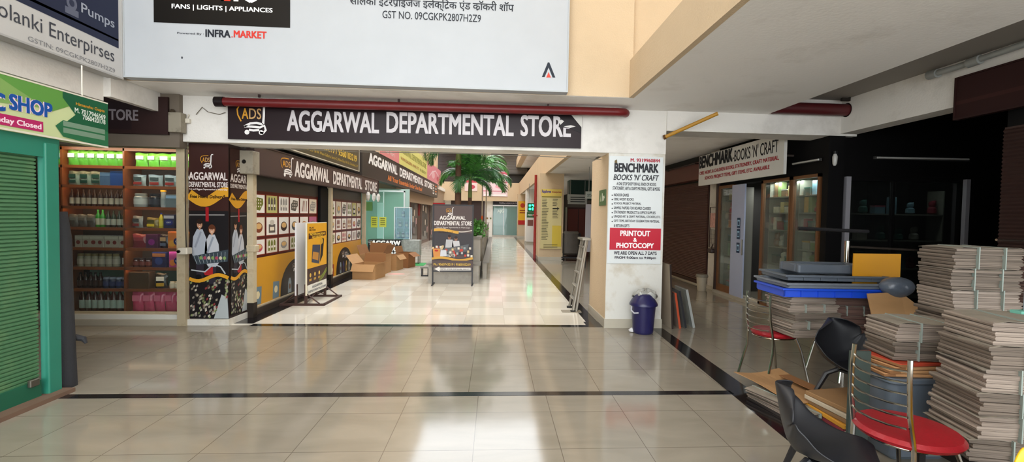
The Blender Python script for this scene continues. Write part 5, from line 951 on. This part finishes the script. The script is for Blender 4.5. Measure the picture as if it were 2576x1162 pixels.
rackname_key = 'I'; fill(8.2, 9.1, 6.4, [.3, .62, .95, 1.25, 1.6, 1.95], 'white metal rack of stationery seen through the open sliding door', seed=6)
# --- alcove shop window facing the hall
t = thing('shop_window', 'dark shop window in the black alcove facing the hall', 'window', (6.16, 6.66, 0)); b = MB(); b.box(-1.04, -.98, -.04, .04, .1, 2.27); b.box(.98, 1.04, -.04, .04, .1, 2.27); b.box(-.98, .98, -.04, .04, 2.2, 2.27); b.box(-.98, .98, -.04, .04, .1, .2); b.box(-.2, -.16, -.03, .03, .2, 2.2); b.build('frame', blackish, t); MB().box(-.98, .98, -.004, .004, .2, 2.2).build('pane', glass('dark_glass', '#8d9290', .03), t)
for x, w in ((5.2, .07), (7.08, .06)): tag(MB().box(-w/2, w/2, -.03, .03, 0, 2.15).build('window_strip', mat('pale_strip', '#8f8d92' if x < 6 else '#7a705e', .4), loc=(x, 6.58, .1)), 'pale vertical strip at the left of the dark alcove window' if x < 6 else 'dull tan strip at the right of the dark alcove window', 'strip')
rackA = thing('display_rack', 'long shelf rack inside the dark alcove window', 'shelf rack', (6.16, 7.1, 0))
for z in (.4, .85, 1.3, 1.72): MB().box(-.78, .95, -.14, .14, z-.02, z).build('shelf', shg, rackA)
for x in (-.79, .96): MB().box(x-.01, x+.01, -.14, .14, .0, 2.1).build('upright', shg, rackA)
rnd = random.Random(44)
for i, z in enumerate((.85, 1.3, 1.72)):
    x = 5.42; nth = 0
    while x < 7.0:
        kind = rnd.choice(['book', 'gift_box', 'soft_toy']); c = rnd.choice(GC); g, cn, used = goods(kind, c); wd_ = {'book': .1, 'gift_box': .175, 'soft_toy': .14}[kind]
        dup(g, (x+wd_/2, 7.06, z), rnd.uniform(-.2, .2), '%s %s, %s from left on the %s shelf of the alcove window' % (cn, kind.replace('_', ' '), ND[nth], ('low', 'middle', 'upper')[i]), 'goods on the %s shelf of the alcove window' % ('low', 'middle', 'upper')[i], (1, 1, rnd.uniform(.8, 1.1))); x += wd_+rnd.uniform(.02, .25); nth += 1
for k in list(kinds):
    if not kinds[k][2]:
        for c in list(kinds[k][0].children): bpy.data.objects.remove(c)
        bpy.data.objects.remove(kinds[k][0])
for nm_, (x, y, z), (sx, sy), en in (('book_shop_fill_light', (5.0, 7.4, 2.24), (.08, 1.4), 9), ('book_shop_fill_light', (5.6, 9.2, 2.28), (.4, .6), 8), ('alcove_fill_light', (6.3, 6.85, 2.2), (1.4, .08), 4)):  # unseen area lights added to brighten the goods behind the glass
    la = bpy.data.lights.new(nm_, 'AREA'); la.energy = en; la.shape = 'RECTANGLE'; la.size = sx; la.size_y = sy; la.color = (.95, 1, .97); lo = bpy.data.objects.new(nm_, la); COL.objects.link(lo); lo.location = (x, y, z)
    if sx == .08: lo.rotation_euler = (0, math.radians(-25), 0)
tube_m = mat('tube_off', '#b9b7b2', .3)
t = thing('tube_light', 'unlit white tube light on the black fascia of the alcove', 'light', (6.35, 6.56, 2.54)); MB().tube([(-.72, 0, 0), (.72, 0, .01)], .014, 8).build('tube', tube_m, t); MB().box(-.75, .75, .01, .04, -.02, .02).build('housing', paint('#3c3b3a'), t)
t = thing('tube_light', 'short unlit tube light above the book shop glass', 'light', (4.79, 6.95, 2.5), -math.pi/2); MB().tube([(-.3, 0, 0), (.3, 0, 0)], .014, 8).build('tube', tube_m, t); MB().box(-.32, .32, .01, .04, -.02, .02).build('housing', paint('#3c3b3a'), t)
t = thing('lamp', 'small dark lamp with a pale bulb on the black pillar', 'lamp', (4.9, 6.46, 2.5)); MB().box(-.01, .01, 0, .04, .07, .09).build('bracket', paint('#1a1a1a'), t); MB().lathe([(.02, .06), (.035, .02), (.03, -.08), (.015, -.11)], n=10).build('bulb', tube_m, t, smooth=True); MB().lathe([(.03, .06), (.03, .1)], n=10).build('holder', paint('#1a1a1a'), t)
# near brown shutter shop
t, s = board('fascia_board', 'dark brown fascia board hung on the beam at the far right', 'fascia', 'R', 4.95, 4.76, 2.2, 2.72, 3.14, .05, '#2c1716', '#2c1716', rough=.6)
s.rect(4.76, 2.86, 2.2, 2.9, '#3a201d', 1); finish(t, s)
t = thing('roller_shutter', 'dark brown roller shutter at the far right edge', 'shutter', (5.05, 3.2, 0), -math.pi/2); b = MB()
for k in range(64): z = .1+k*.038; b.add([(-1.15, 0, z), (1.15, 0, z), (1.15, -.014, z+.018), (-1.15, -.014, z+.018), (1.15, 0, z+.036), (-1.15, 0, z+.036)], [(0, 1, 2, 3), (3, 2, 4, 5)])
b.box(-1.15, 1.15, .005, .03, .05, 2.55); b.build('slats', mat('dark_brown_slats', '#33201c', .5, var=.1), t); MB().box(-1.15, 1.15, -.03, .03, .02, .1).build('bottom_rail', paint('#241714'), t)
sbox('wall_right_near', blackish, 5.08, 5.2, 2, 4.35, 0, 2.86); sbox('wall_right_near', blackish, 5.2, 8.4, 4.25, 4.35, 0, 3.34)
# pipes overhead
redm = mat('fire_pipe_paint', '#6b1719', .4, var=.15); darkred = mat('dark_red_pipe', '#4c1216', .45, var=.15)
t = thing('pipe', 'dark red fire pipe running over the brown store banner', 'pipe', (-.9, 6.33, 3.02)); MB().tube([(-2.66, 0, -.018), (2.55, 0, .012), (2.66, .03, .015), (2.7, .1, .02)], .057, 14).build('tube', redm, t, smooth=True); MB().tube([(-2.75, 0, -.02), (-2.64, 0, -.018)], .066, 14).build('end_cap', paint('#1f1718'), t, smooth=True)
for x in (-2.2, -.4, 1.6): MB().box(x-.012, x+.012, -.012, .012, .05, .09).build('hanger', paint('#3a2a28'), t)
t = thing('pipe', 'dark red pipe end beside the low slab on the right', 'pipe', (4.4, 6.4, 3.18)); MB().tube([(-.49, 0, .0), (.62, 0, 0)], .085, 14).build('tube', darkred, t, smooth=True); MB().tube([(.6, 0, 0), (.66, 0, 0)], .1, 14).build('flange', paint('#2a1414'), t, smooth=True)
yp = mat('yellow_pipe_paint', '#b8862c', .4, var=.1); A_ = PY(1672, 345, 6.5); B_ = PY(1806, 285, 6.12)
t = thing('pipe', 'yellow pipe crossing under the beam right of the pillar', 'pipe', tuple(A_)); MB().tube([(0, 0, 0), tuple(B_-A_)], .026, 10).build('tube', yp, t, smooth=True); MB().tube([tuple((B_-A_)*.02), tuple((B_-A_)*-.02)], .034, 10).build('collar', paint('#5a3a1a'), t, smooth=True)
t = thing('pipe', 'grey drain pipe bend emerging near the top right beam', 'pipe', (4.93, 4.9, 3.27)); gp = mat('grey_pvc', '#8a8d8a', .4, var=.15); MB().tube([(.0, .12, .0), (-.03, .0, -.01), (-.03, -.16, -.015), (-.02, -.6, .0), (-.02, -2.2, .03)], .032, 12).build('tube', gp, t, smooth=True); MB().tube([(-.01, .16, 0), (-.02, .04, -.01)], .05, 12).build('bend', gp, t, smooth=True); MB().tube([(-.03, -.3, -.015), (-.03, -.42, -.01)], .048, 12).build('collar', gp, t, smooth=True)
t = thing('pipe_hook', 'small dark hook at the corner above the dark red pipe', 'hook', (4.9, 6.3, 3.3)); MB().box(-.06, .06, -.02, .02, -.02, .02).build('plate', paint('#26221f'), t); MB().tube([(0, 0, 0), (.07, 0, .03)], .01, 6).build('arm', paint('#26221f'), t)
# soffit fittings in the covered walk
t = thing('tube_light', 'long slim unlit batten on the white soffit of the covered walk', 'light', (2.6, 10.4, 3.07)); MB().box(-.02, .02, -1.6, 1.6, 0, .035).build('batten', paint('#8f8a80'), t); MB().tube([(-.04, -1.55, .0), (-.04, 1.55, .0)], .01, 6).build('tube', paint('#6a665e'), t)
tag(MB().lathe([(.08, 0), (.08, .03)], n=14).build('ceiling_lamp', paint('#b5b2aa'), loc=(2.1, 21, 3.08)), 'small round lamp on the white soffit near the second pillar', 'lamp')
# cables
def cable(label, pts, r=.005, col='#3b332b'):
    p0 = Vector(pts[0]); tag(MB().tube([Vector(p)-p0 for p in pts], r, 5).build('cable', paint(col), loc=p0), label, 'cable')
cable('thin wire drooping under the beam over the corridor mouth', [(-3.5, 6.9, 2.49), (-2, 6.9, 2.47), (-.6, 6.9, 2.485), (.6, 6.9, 2.475), (1.58, 6.9, 2.45)], .006, '#8a857c')
cable('loose wire along the white wall end left of the brown banner', [(-4.0, 6.5, 2.86), (-3.92, 6.5, 2.96), (-3.85, 6.5, 2.9), (-3.7, 6.5, 2.87), (-3.62, 6.5, 2.9)], .005, '#6b6255')
t = thing('socket', 'small white socket hanging by the corner left of the brown banner', 'socket', (-4.12, 6.5, 2.74)); MB().rbox(-.05, .05, -.03, .02, 0, .06, .012).build('body', wht, t); MB().tube([(0, 0, .05), (.03, 0, .12)], .008, 6).build('cord', wht, t)
# ================================================================== FOREGROUND ON THE RIGHT
# --- blue bin at the pillar
t = thing('dustbin', 'navy blue round bin with a domed lid at the foot of the white pillar', 'bin', (2.07, 6.26, 0)); nb = mat('navy_plastic', '#23214f', .3, var=.08)
MB().lathe([(.125, 0), (.135, .01), (.14, .03), (.165, .38), (.17, .4)], n=28).build('body', nb, t, smooth=True)
MB().lathe([(.19, .385), (.192, .405), (.178, .43), (.16, .46), (.12, .52), (.09, .545)], n=28).build('lid', nb, t, smooth=True)
b = MB(); b.tube([(-.18, -.05, .37), (-.2, -.1, .33), (-.17, -.14, .3), (-.12, -.17, .31)], .01, 6); b.build('handle', paint('#b9b8c2'), t, smooth=True)
t = thing('plastic_bag', 'crumpled grey plastic bag stuffed under the lid of the navy bin', 'bag', (2.08, 6.28, .5)); rnd = random.Random(2)
def crumple(u, v):
    a = u*2*math.pi; r = .02+.115*v*(1+.15*math.sin(a*5)); return (.02+math.cos(a)*r*1.25, math.sin(a)*r*.8, .1-.05*v+.018*math.sin(a*7+v*5)-.05*(v > .9))
MB().grid(crumple, 36, 7).build('sheet', mat('grey_plastic_film', '#a8a7a0', .25, var=.25, scale=12, bump=.4, bscale=20), t, smooth=True, solid=.004); MB().box(.06, .17, -.02, .1, .035, .05).build('torn_corner', paint('#b9b8b2'), t)
t = tag(MB().lathe([(.01, 0), (.045, .01), (.05, .03), (.02, .055), (.004, .06)], n=7).build('crumpled_paper', paint('#d8d8da'), loc=(1.93, 6.3, 0)), 'little ball of crumpled white paper on the floor left of the navy bin', 'paper')
# --- boards leaning behind the pillar
def leaning(label, name, x, y, w, h, th, m, a=.1, rz=0, fr=None):
    t = thing(name, label, 'board', (x, y, 0), rz); c, s_ = math.cos(a), math.sin(a); b = MB(); vs = []
    for z in (0, h):
        for (xx, yy) in ((0, -w/2), (th, -w/2), (th, w/2), (0, w/2)): vs.append((xx*c-z*s_+h*s_*0, yy, z*c+xx*s_))
    b.add(vs, [(0, 1, 5, 4), (1, 2, 6, 5), (2, 3, 7, 6), (3, 0, 4, 7), (4, 5, 6, 7), (3, 2, 1, 0)]); b.build('sheet', m, t)
    if fr: b = MB(); b.add([(v[0]+(.003 if i % 4 in (1, 2) else -.003), v[1]*(1.02), v[2]+(.0)) for i, v in enumerate(vs)], [(0, 1, 5, 4), (4, 5, 6, 7)]); b.build('edge', fr, t)
    return t
leaning('tall pale board leaning edge on against the right side of the white pillar', 'wooden_board', 2.56, 6.72, .5, .93, .02, mat('pale_board', '#a89b88', .6, var=.1), .06, 0, paint('#2b211c'))
leaning('dark frame with an orange corner leaning beside the tall pale board', 'picture_frame', 2.68, 6.72, .45, .52, .025, mat('grey_orange', '#7c6a60', .5, var=.3), .16, 0, paint('#b04a2c'))
leaning('middle grey framed panel in the leaning stack by the pillar', 'picture_frame', 2.78, 6.74, .42, .55, .025, mat('grey_panel', '#6d6e6c', .4, var=.15), .2, 0, paint('#26262a'))
leaning('plastic wrapped panel at the right of the leaning stack', 'picture_frame', 2.9, 6.74, .42, .57, .03, mat('wrap_panel', '#7a7f7a', .2, var=.25, scale=8, bump=.3), .22, 0, paint('#9a9c98'))
# --- newspaper bundles
NEWS = []
def news_mat(k):
    m = bpy.data.materials.new('newspaper_stack_%d' % k); m.use_nodes = True; nt = m.node_tree; N = nt.nodes; L = nt.links; b = N['Principled BSDF']; b.inputs['Roughness'].default_value = .8
    tc = N.new('ShaderNodeTexCoord'); w = N.new('ShaderNodeTexNoise'); mp = N.new('ShaderNodeMapping'); mp.inputs['Scale'].default_value = (2, 2, 120); L.new(tc.outputs['Object'], mp.inputs[0]); L.new(mp.outputs[0], w.inputs[0]); w.inputs['Scale'].default_value = 1; w.inputs['Detail'].default_value = 3
    rp = N.new('ShaderNodeValToRGB'); rp.color_ramp.elements[0].position = .3; rp.color_ramp.elements[1].position = .7
    a, c = (('#42392f', '#85776a'), ('#402e2a', '#7a5c50'), ('#594d43', '#a8998b'))[k]; rp.color_ramp.elements[0].color = hexlin(a); rp.color_ramp.elements[1].color = hexlin(c); L.new(w.outputs[0], rp.inputs[0]); L.new(rp.outputs[0], b.inputs['Base Color'])
    return m
NM = [news_mat(0), news_mat(1), news_mat(2)]; sheet_m = mat('newsprint_top', '#8c8375', .8, var=.25, scale=14); cord = mat('pale_cord', '#8f9a92', .6)
def bundle(label, x, y, z, w=.34, d=.26, h=.12, rz=0, m=0, seed=0, group=None, string=True, n=None):
    """a tied bundle of folded newspapers: layered folds, loose top sheet, cords"""
    t = thing('newspaper_bundle', label, 'newspapers', (x, y, z), rz, group); rnd = random.Random(seed); n = n or max(3, int(h/.022)); b = MB(); zz = 0; th = h/n
    for i in range(n):
        ox, oy = rnd.uniform(-.012, .012), rnd.uniform(-.01, .01); ww = w/2*rnd.uniform(.95, 1.02); dd = d/2*rnd.uniform(.95, 1.02); pts = []
        r = th/2
        prof = [(-ww, -r*.9), (ww-r, -r), (ww, -r*.5), (ww+r*.4, 0), (ww, r*.5), (ww-r, r), (-ww, r*.9), (-ww-r*.3, 0)]
        zc = zz+r; sag = rnd.uniform(0, .3)
        b.prism([(px+ox, zc+pz) for px, pz in prof], 'y', -dd+oy, dd+oy); zz += th
    b.build('papers', NM[m], t)
    MB().grid(lambda u, v: ((u-.5)*w*1.03, (v-.5)*d*1.03, h+.003+.004*math.sin(u*9+v*4)-.012*(max(0, abs(u-.5)-.44)*12)), 8, 6).build('top_sheet', sheet_m, t, solid=.002)
    if string:
        for xx in (-w*.18, w*.2): MB().box(xx-.0035, xx+.0035, -d/2-.016, d/2+.016, -.0, h+.009).build('cord', cord, t)
    return t
chr_m = mat('chrome_tube', '#b9b5ac', .18, metal=1); redc = mat('red_vinyl', '#9a1420', .35, var=.1, bump=.1)
def steel_chair(label, x, y, rz, back_h=.88, s=1):
    """chrome tube cafe chair, red round seat, back with horizontal slats. Local: seat centre at origin, back on -Y side"""
    t = thing('steel_chair', label, 'chair', (x, y, 0), rz)
    MB().lathe([(.02, .425), (.17, .428), (.205, .44), (.215, .458), (.2, .478), (.14, .488), (.02, .49)], n=30, sx=s, sy=s).build('seat', redc, t, smooth=True)
    MB().tube([(.19*math.cos(a*math.pi/12), .2*math.sin(a*math.pi/12), .425) for a in range(25)], .009, 8).build('seat_ring', chr_m, t, smooth=True)
    for sx in (-1, 1):
        MB().tube([(sx*.15, -.2, back_h), (sx*.155, -.205, back_h-.1), (sx*.16, -.2, .62), (sx*.165, -.17, .45), (sx*.17, -.17, .3), (sx*.19, -.25, .0)], .012, 8).build('rear_leg', chr_m, t, smooth=True)
        MB().tube([(sx*.15, .12, .43), (sx*.17, .17, .3), (sx*.2, .24, 0)], .012, 8).build('front_leg', chr_m, t, smooth=True)
    for i in range(6):
        z = back_h-.06-i*.058; MB().tube([(-.15, -.203, z), (-.08, -.235, z-.004), (0, -.245, z-.006), (.08, -.235, z-.004), (.15, -.203, z)], .0055, 6, flat=1.6).build('slat', chr_m, t, smooth=True)
    return t
blk = mat('black_plastic', '#1b1c20', .42, var=.1)
def shell_chair(label, x, y, rz, m=None, legs=True, nm='plastic_chair', s=1):
    """moulded tub chair with wings and four splayed legs. Local: front is +Y"""
    t = thing(nm, label, 'chair', (x, y, 0), rz); m = m or blk; t.scale = s if isinstance(s, tuple) else (1, 1, s)
    P_ = [(.22, .42), (.17, .445), (.05, .43), (-.08, .42), (-.16, .44), (-.2, .5), (-.225, .6), (-.245, .72), (-.26, .82)]
    def f(u, v):
        k = v*(len(P_)-1); i = min(int(k), len(P_)-2); fr = k-i; yy = P_[i][0]*(1-fr)+P_[i+1][0]*fr; zz = P_[i][1]*(1-fr)+P_[i+1][1]*fr; q = (u-.5)*2; wv = (.2+.05*math.sin(math.pi*min(1, v*1.3))) if v < .75 else .235*max(.05, 1-((v-.75)/.26)**2)**.5
        lift = .20*math.exp(-((v-.52)/.2)**2)+.02; fwd = .09*max(0, v-.5)*2*abs(q)**2
        return (q*wv*(1+.08*math.exp(-((v-.5)/.2)**2)), yy+fwd+.0*abs(q), zz+lift*abs(q)**3-(.03*abs(q)**4 if v > .9 else 0))
    MB().grid(f, 16, 24).build('shell', m, t, smooth=True, solid=.012, sub=1)
    MB().box(-.12, .12, -.1, .12, .395, .412).build('seat_plate', m, t)
    for sx in (-1, 1):
        for sy in (-1, 1): MB().tube([(sx*.1, sy*.1, .41), (sx*.15, sy*.15, .36), (sx*.24, sy*.24, 0)], [.02, .02, .012], 8).build('leg', m, t, smooth=True)
    return t
# two red chairs at the back, loaded with papers and crates
steel_chair('red seated steel chair farthest from the camera, buried under newspapers and trays', 2.84, 4.5, math.radians(-78), .86)
steel_chair('second red seated chair under the reddish paper stack, behind the black tub chair', 3.6, 4.55, math.radians(100), .84)
for i in range(5):
    bundle('newspaper bundle %s of the stack under the blue crates' % ('at the bottom', 'second from the bottom', 'in the middle', 'second from the top', 'on top')[i], 3.03+random.uniform(-.012, .02), 4.3+.02*i, .494+.075*i if i else .494, .5, .34, .07, math.radians(4+random.uniform(-3, 3)), 2 if i != 2 else 0, i, string=i in (1, 3))
for i in range(4):
    bundle('reddish paper pile %s beside the stack under the blue crates' % ('at the bottom', 'low in the middle', 'high in the middle', 'on top')[i], 3.5+random.uniform(-.01, .02), 4.42, .494+.092*i, .42, .34, .088, math.radians(-6), 1, 20+i, string=i == 2)
gpl = mat('grey_crate_plastic', '#565d66', .35, var=.1); blu = mat('blue_crate_plastic', '#1747c4', .35, var=.06)
def tray(name, label, x, y, z, w, d, h, m, rz, open_=True, ribs=True):
    t = thing(name, label, 'crate', (x, y, z), rz); b = MB(); e = .012
    b.rbox(-w/2, w/2, -d/2, d/2, 0, .012, .02); b.box(-w/2, w/2, -d/2, -d/2+e, .01, h); b.box(-w/2, w/2, d/2-e, d/2, .01, h); b.box(-w/2, -w/2+e, -d/2, d/2, .01, h); b.box(w/2-e, w/2, -d/2, d/2, .01, h); b.build('tub', m, t)
    b = MB(); r = .022; b.box(-w/2-r, w/2+r, -d/2-r, -d/2+.004, h-.02, h); b.box(-w/2-r, w/2+r, d/2-.004, d/2+r, h-.02, h); b.box(-w/2-r, -w/2+.004, -d/2, d/2, h-.02, h); b.box(w/2-.004, w/2+r, -d/2, d/2, h-.02, h); b.build('rim', m, t, bevel=.004)
    if ribs:
        b = MB(); [b.box(-w/2+w*k/6-.005, -w/2+w*k/6+.005, -d/2-.014, -d/2, .005, h-.02) for k in range(1, 6)]; b.build('ribs', m, t)
    return t
tray('crate', 'blue plastic crate lying on the newspaper stack under the grey lids', 3.2, 4.38, .872, .96, .5, .085, blu, math.radians(-3))
tray('tray', 'flat grey crate lid with a pale edge directly on the blue crate', 3.24, 4.40, .958, 1.0, .54, .05, mat('grey_lid_plastic', '#6a7078', .35, var=.1), math.radians(-1), ribs=False)
tray('tray', 'upper grey tray with openings, topmost of the crate pile', 3.32, 4.5, 1.01, .96, .5, .055, gpl, math.radians(-5))
t = thing('crate_insert', 'raised grey tray part resting inside the topmost lid', 'tray', (3.38, 4.56, 1.066), math.radians(-4)); b = MB(); b.rbox(-.36, .36, -.18, -.12, 0, .09, .02); b.rbox(-.36, .36, .12, .18, 0, .09, .02); b.rbox(-.36, -.28, -.12, .12, 0, .09, .02); b.rbox(.28, .36, -.12, .12, 0, .09, .02); b.build('ring', gpl, t); MB().box(-.02, .02, -.12, .12, 0, .05).build('bar', gpl, t)
t = thing('rolled_bag', 'shiny grey blue plastic bag bulging right of the crate pile', 'bag', (3.72, 4.05, .98)); MB().lathe([(.02, -.1), (.1, -.06), (.15, 0), (.13, .07), (.06, .1), (.01, .105)], n=18, sx=1.1, sy=.8).build('sack', mat('grey_blue_film', '#59626f', .25, var=.3, scale=7, bump=.6, bscale=9), t, smooth=True, sub=2); MB().box(.1, .14, -.13, -.1, -.02, .0).build('yellow_tag', paint('#c9a437'), t)
t = thing('cardboard_sheet', 'brown cardboard sheet hanging down between the crates and the newspaper bundles', 'cardboard', (3.62, 3.95, .45)); MB().add([(-.16, 0, .1), (.16, -.03, 0), (.26, 0, .36), (.1, .06, .5), (-.2, .08, .48), (-.16, .012, .1), (.16, -.018, 0), (.26, .012, .36), (.1, .072, .5), (-.2, .092, .48)], [(0, 1, 2, 3, 4), (9, 8, 7, 6, 5), (0, 5, 6, 1), (1, 6, 7, 2), (2, 7, 8, 3), (3, 8, 9, 4), (4, 9, 5, 0)]).build('sheet', cb, t); MB().box(-.02, .06, .0, .03, -.45, .2).build('fold', cbi, t)
t = thing('yellow_board', 'flat yellow orange board standing upright behind the bag', 'board', (3.72, 3.98+.3, 0)); MB().box(-.24, .24, 0, .015, .72, 1.28).build('sheet', mat('yellow_board', '#c98c10', .5, var=.05), t); b = MB(); b.box(-.2, -.17, .02, .05, 0, 1.0); b.box(.17, .2, .02, .05, 0, 1.0); b.build('legs', stl, t)
# table under them, behind, carries the tall bundles
t = thing('table', 'dark table hidden under the tall newspaper stacks at the right', 'table', (3.7, 3.15, 0)); MB().box(-.5, .55, -.3, .42, .78, .82).build('tabletop', paint('#241d1a'), t)
for x in (-.46, .5):
    for y in (-.26, .38): MB().box(x-.02, x+.02, y-.02, y+.02, 0, .78).build('leg', paint('#1c1917'), t)
lb = ['at the bottom', 'in the middle', 'second from the top', 'on top']
for i in range(4):
    bundle('newspaper bundle %s of the tall back stack at the right' % lb[i], 3.46+.01*(i % 2), 3.18, .822+.15*i, .46, .32, .146, math.radians(-10+3*(i % 2)), (0, 2, 0, 0)[i], 40+i)
for i in range(3):
    bundle('brownish paper bundle %s of the pile right of the tall back stack' % ('at the bottom', 'in the middle', 'on top')[i], 3.93, 3.05, .822+.19*i, .4, .34, .185, math.radians(8), 1, 50+i)
# near stack at the right edge, on a low box
t = thing('low_stool', 'dark low stool under the nearest newspaper stack', 'stool', (2.92, 2.42, 0)); MB().box(-.36, .4, -.24, .24, .26, .3).build('top', paint('#1d1a18'), t); [MB().box(x-.02, x+.02, y-.02, y+.02, 0, .26).build('leg', paint('#1d1a18'), t) for x in (-.32, .36) for y in (-.2, .2)]
nl = ['lowest', 'second lowest', 'third', 'fourth', 'fifth', 'topmost']
for i in range(6):
    bundle('%s newspaper bundle in the near stack at the right edge' % nl[i], 2.94+.012*((i*7) % 3-1), 2.42, .302+.128*i, (.62, .6, .62, .52, .54, .5)[i], .36, .124, math.radians(-14+2*((i*5) % 3)), (0, 2, 0, 2, 0, 2)[i], 60+i)
t = thing('steel_rod', 'grey strap end sticking up on the near newspaper stack', 'strap', (3.1, 2.5, 1.07)); MB().box(-.012, .012, -.01, .01, 0, .22).build('strap', paint('#7c8488'), t); MB().box(-.07, .07, -.03, .03, 0, .02).build('knot', paint('#6fae9c'), t)
# grey bin with folded cartons and a bundle on top
t = thing('grey_bin', 'grey plastic tub carrying the folded cartons between the steel chair and the stacks', 'bin', (2.86, 3.0, 0)); MB().rbox(-.25, .25, -.16, .16, 0, .56, .06, taper=.85).build('body', mat('grey_tub', '#59626c', .4, var=.1), t, smooth=True); MB().rbox(-.27, .27, -.18, .18, .53, .57, .06).build('rim', mat('grey_tub', '#59626c'), t, smooth=True)
for i in range(4):
    t = thing('folded_carton', '%s folded carton under the short newspaper bundle' % ('lowest', 'second', 'third', 'topmost')[i], 'cardboard', (2.86+.01*i, 3.0, .572+.026*i), math.radians(-6+4*i)); MB().rbox(-.27, .27, -.16, .16, 0, .022, .01).build('board', mat('tan_card', '#b98a5c', .8, var=.15) if i != 3 else paint('#b0432e'), t); MB().box(-.275, -.2, -.165, .165, .004, .018).build('flap', cbi, t)
for i in range(2): bundle('%s short newspaper bundle on the folded cartons' % ('lower', 'upper')[i], 2.9, 3.0, .678+.125*i, .46, .3, .12, math.radians(-9+i*3), (0, 2)[i], 80+i)
# chairs in front
shell_chair('black tub chair with open wings standing amid the newspapers, facing away', 2.98, 3.52, math.radians(197), s=(1.2, 1.15, .93))
steel_chair('nearest steel chair with a red round seat and slatted back', 2.26, 2.36, math.radians(-80), .9, 1.15)
shell_chair('black tub chair nearest the camera at the lower right', 1.78, 2.30, math.radians(-122), s=.86)
shell_chair('bright yellow tub chair cut by the lower right corner', 2.31, 1.85, math.radians(-3), mat('yellow_plastic', '#e8b81a', .35, var=.05), s=.95)
t = thing('green_panel', 'dark green grey panel standing behind the nearest steel chair', 'board', (2.47, 2.95, 0)); MB().box(-.07, .07, -.01, .012, 0.02, .72).build('sheet', mat('green_grey_panel', '#3a4540', .5), t); MB().box(-.09, .09, -.03, .03, 0, .02).build('foot', blackish, t)
# cardboard and papers on the floor
t = thing('cardboard_sheet', 'brown cardboard sheet lying over the papers on the floor edge', 'cardboard', (2.62, 3.95, .1), math.radians(8)); MB().grid(lambda u, v: ((u-.5)*.5, (v-.5)*.75, .02*math.sin(u*4+v*3)+.02*v), 8, 8).build('sheet', cb, t, solid=.006); MB().box(.1, .22, -.3, .2, .03, .034).build('torn_layer', cbi, t)
for i in range(3): bundle('%s flat newspaper pile on the floor along the black strip' % ('lowest', 'middle', 'upper')[i], 2.5, 3.72, .0+.03*i, .3, .62, .028, math.radians(10+i*4), (2, 0, 2)[i], 90+i, string=i == 2, n=3)
for i in range(6):
    t = thing('folded_carton', '%s in the flat pile of cartons and magazines on the floor' % ('lowest tan carton', 'dull red magazine pack', 'yellow orange folder', 'brown carton', 'white edged carton', 'topmost brown carton')[i], 'cardboard', (2.82+.01*(i % 2), 3.4, .0+.036*i), math.radians(3*i-6)); c = ('#a78257', '#7d2b33', '#c98e2a', '#8a6846', '#b9ab95', '#94714b')[i]
    MB().rbox(-.26, .26, -.22, .22, 0, .034, .008, seg=1).build('board', mat('carton_'+c.strip('#'), c, .8, var=.15), t); MB().box(-.24, .24, -.224, -.219, .014, .02).build('paper_edge', paint('#d0c8b8'), t)
# railing behind the stacks
t = thing('railing', 'chrome railing with one post behind the crates and paper stacks', 'railing', (3.78, 4.75, 0)); MB().tube([(0, 0, 0), (0, 0, 1.38)], .028, 10).build('post', chr_m, t, smooth=True); MB().tube([(0, 0, 1.32), (1.15, .0, 1.28)], .012, 8).build('rail', chr_m, t, smooth=True); MB().tube([(-.35, .3, 1.5), (.4, .2, 1.48)], .02, 8).build('dark_arm', stl, t, smooth=True)
t = thing('railing', 'short chrome rail end at the right edge above the paper stacks', 'railing', (4.4, 3.55, 0)); MB().tube([(-.3, 0, 1.46), (.6, 0, 1.45)], .01, 8).build('rail', chr_m, t, smooth=True); MB().tube([(.55, 0, 0), (.55, 0, 1.46)], .02, 8).build('post', chr_m, t, smooth=True)
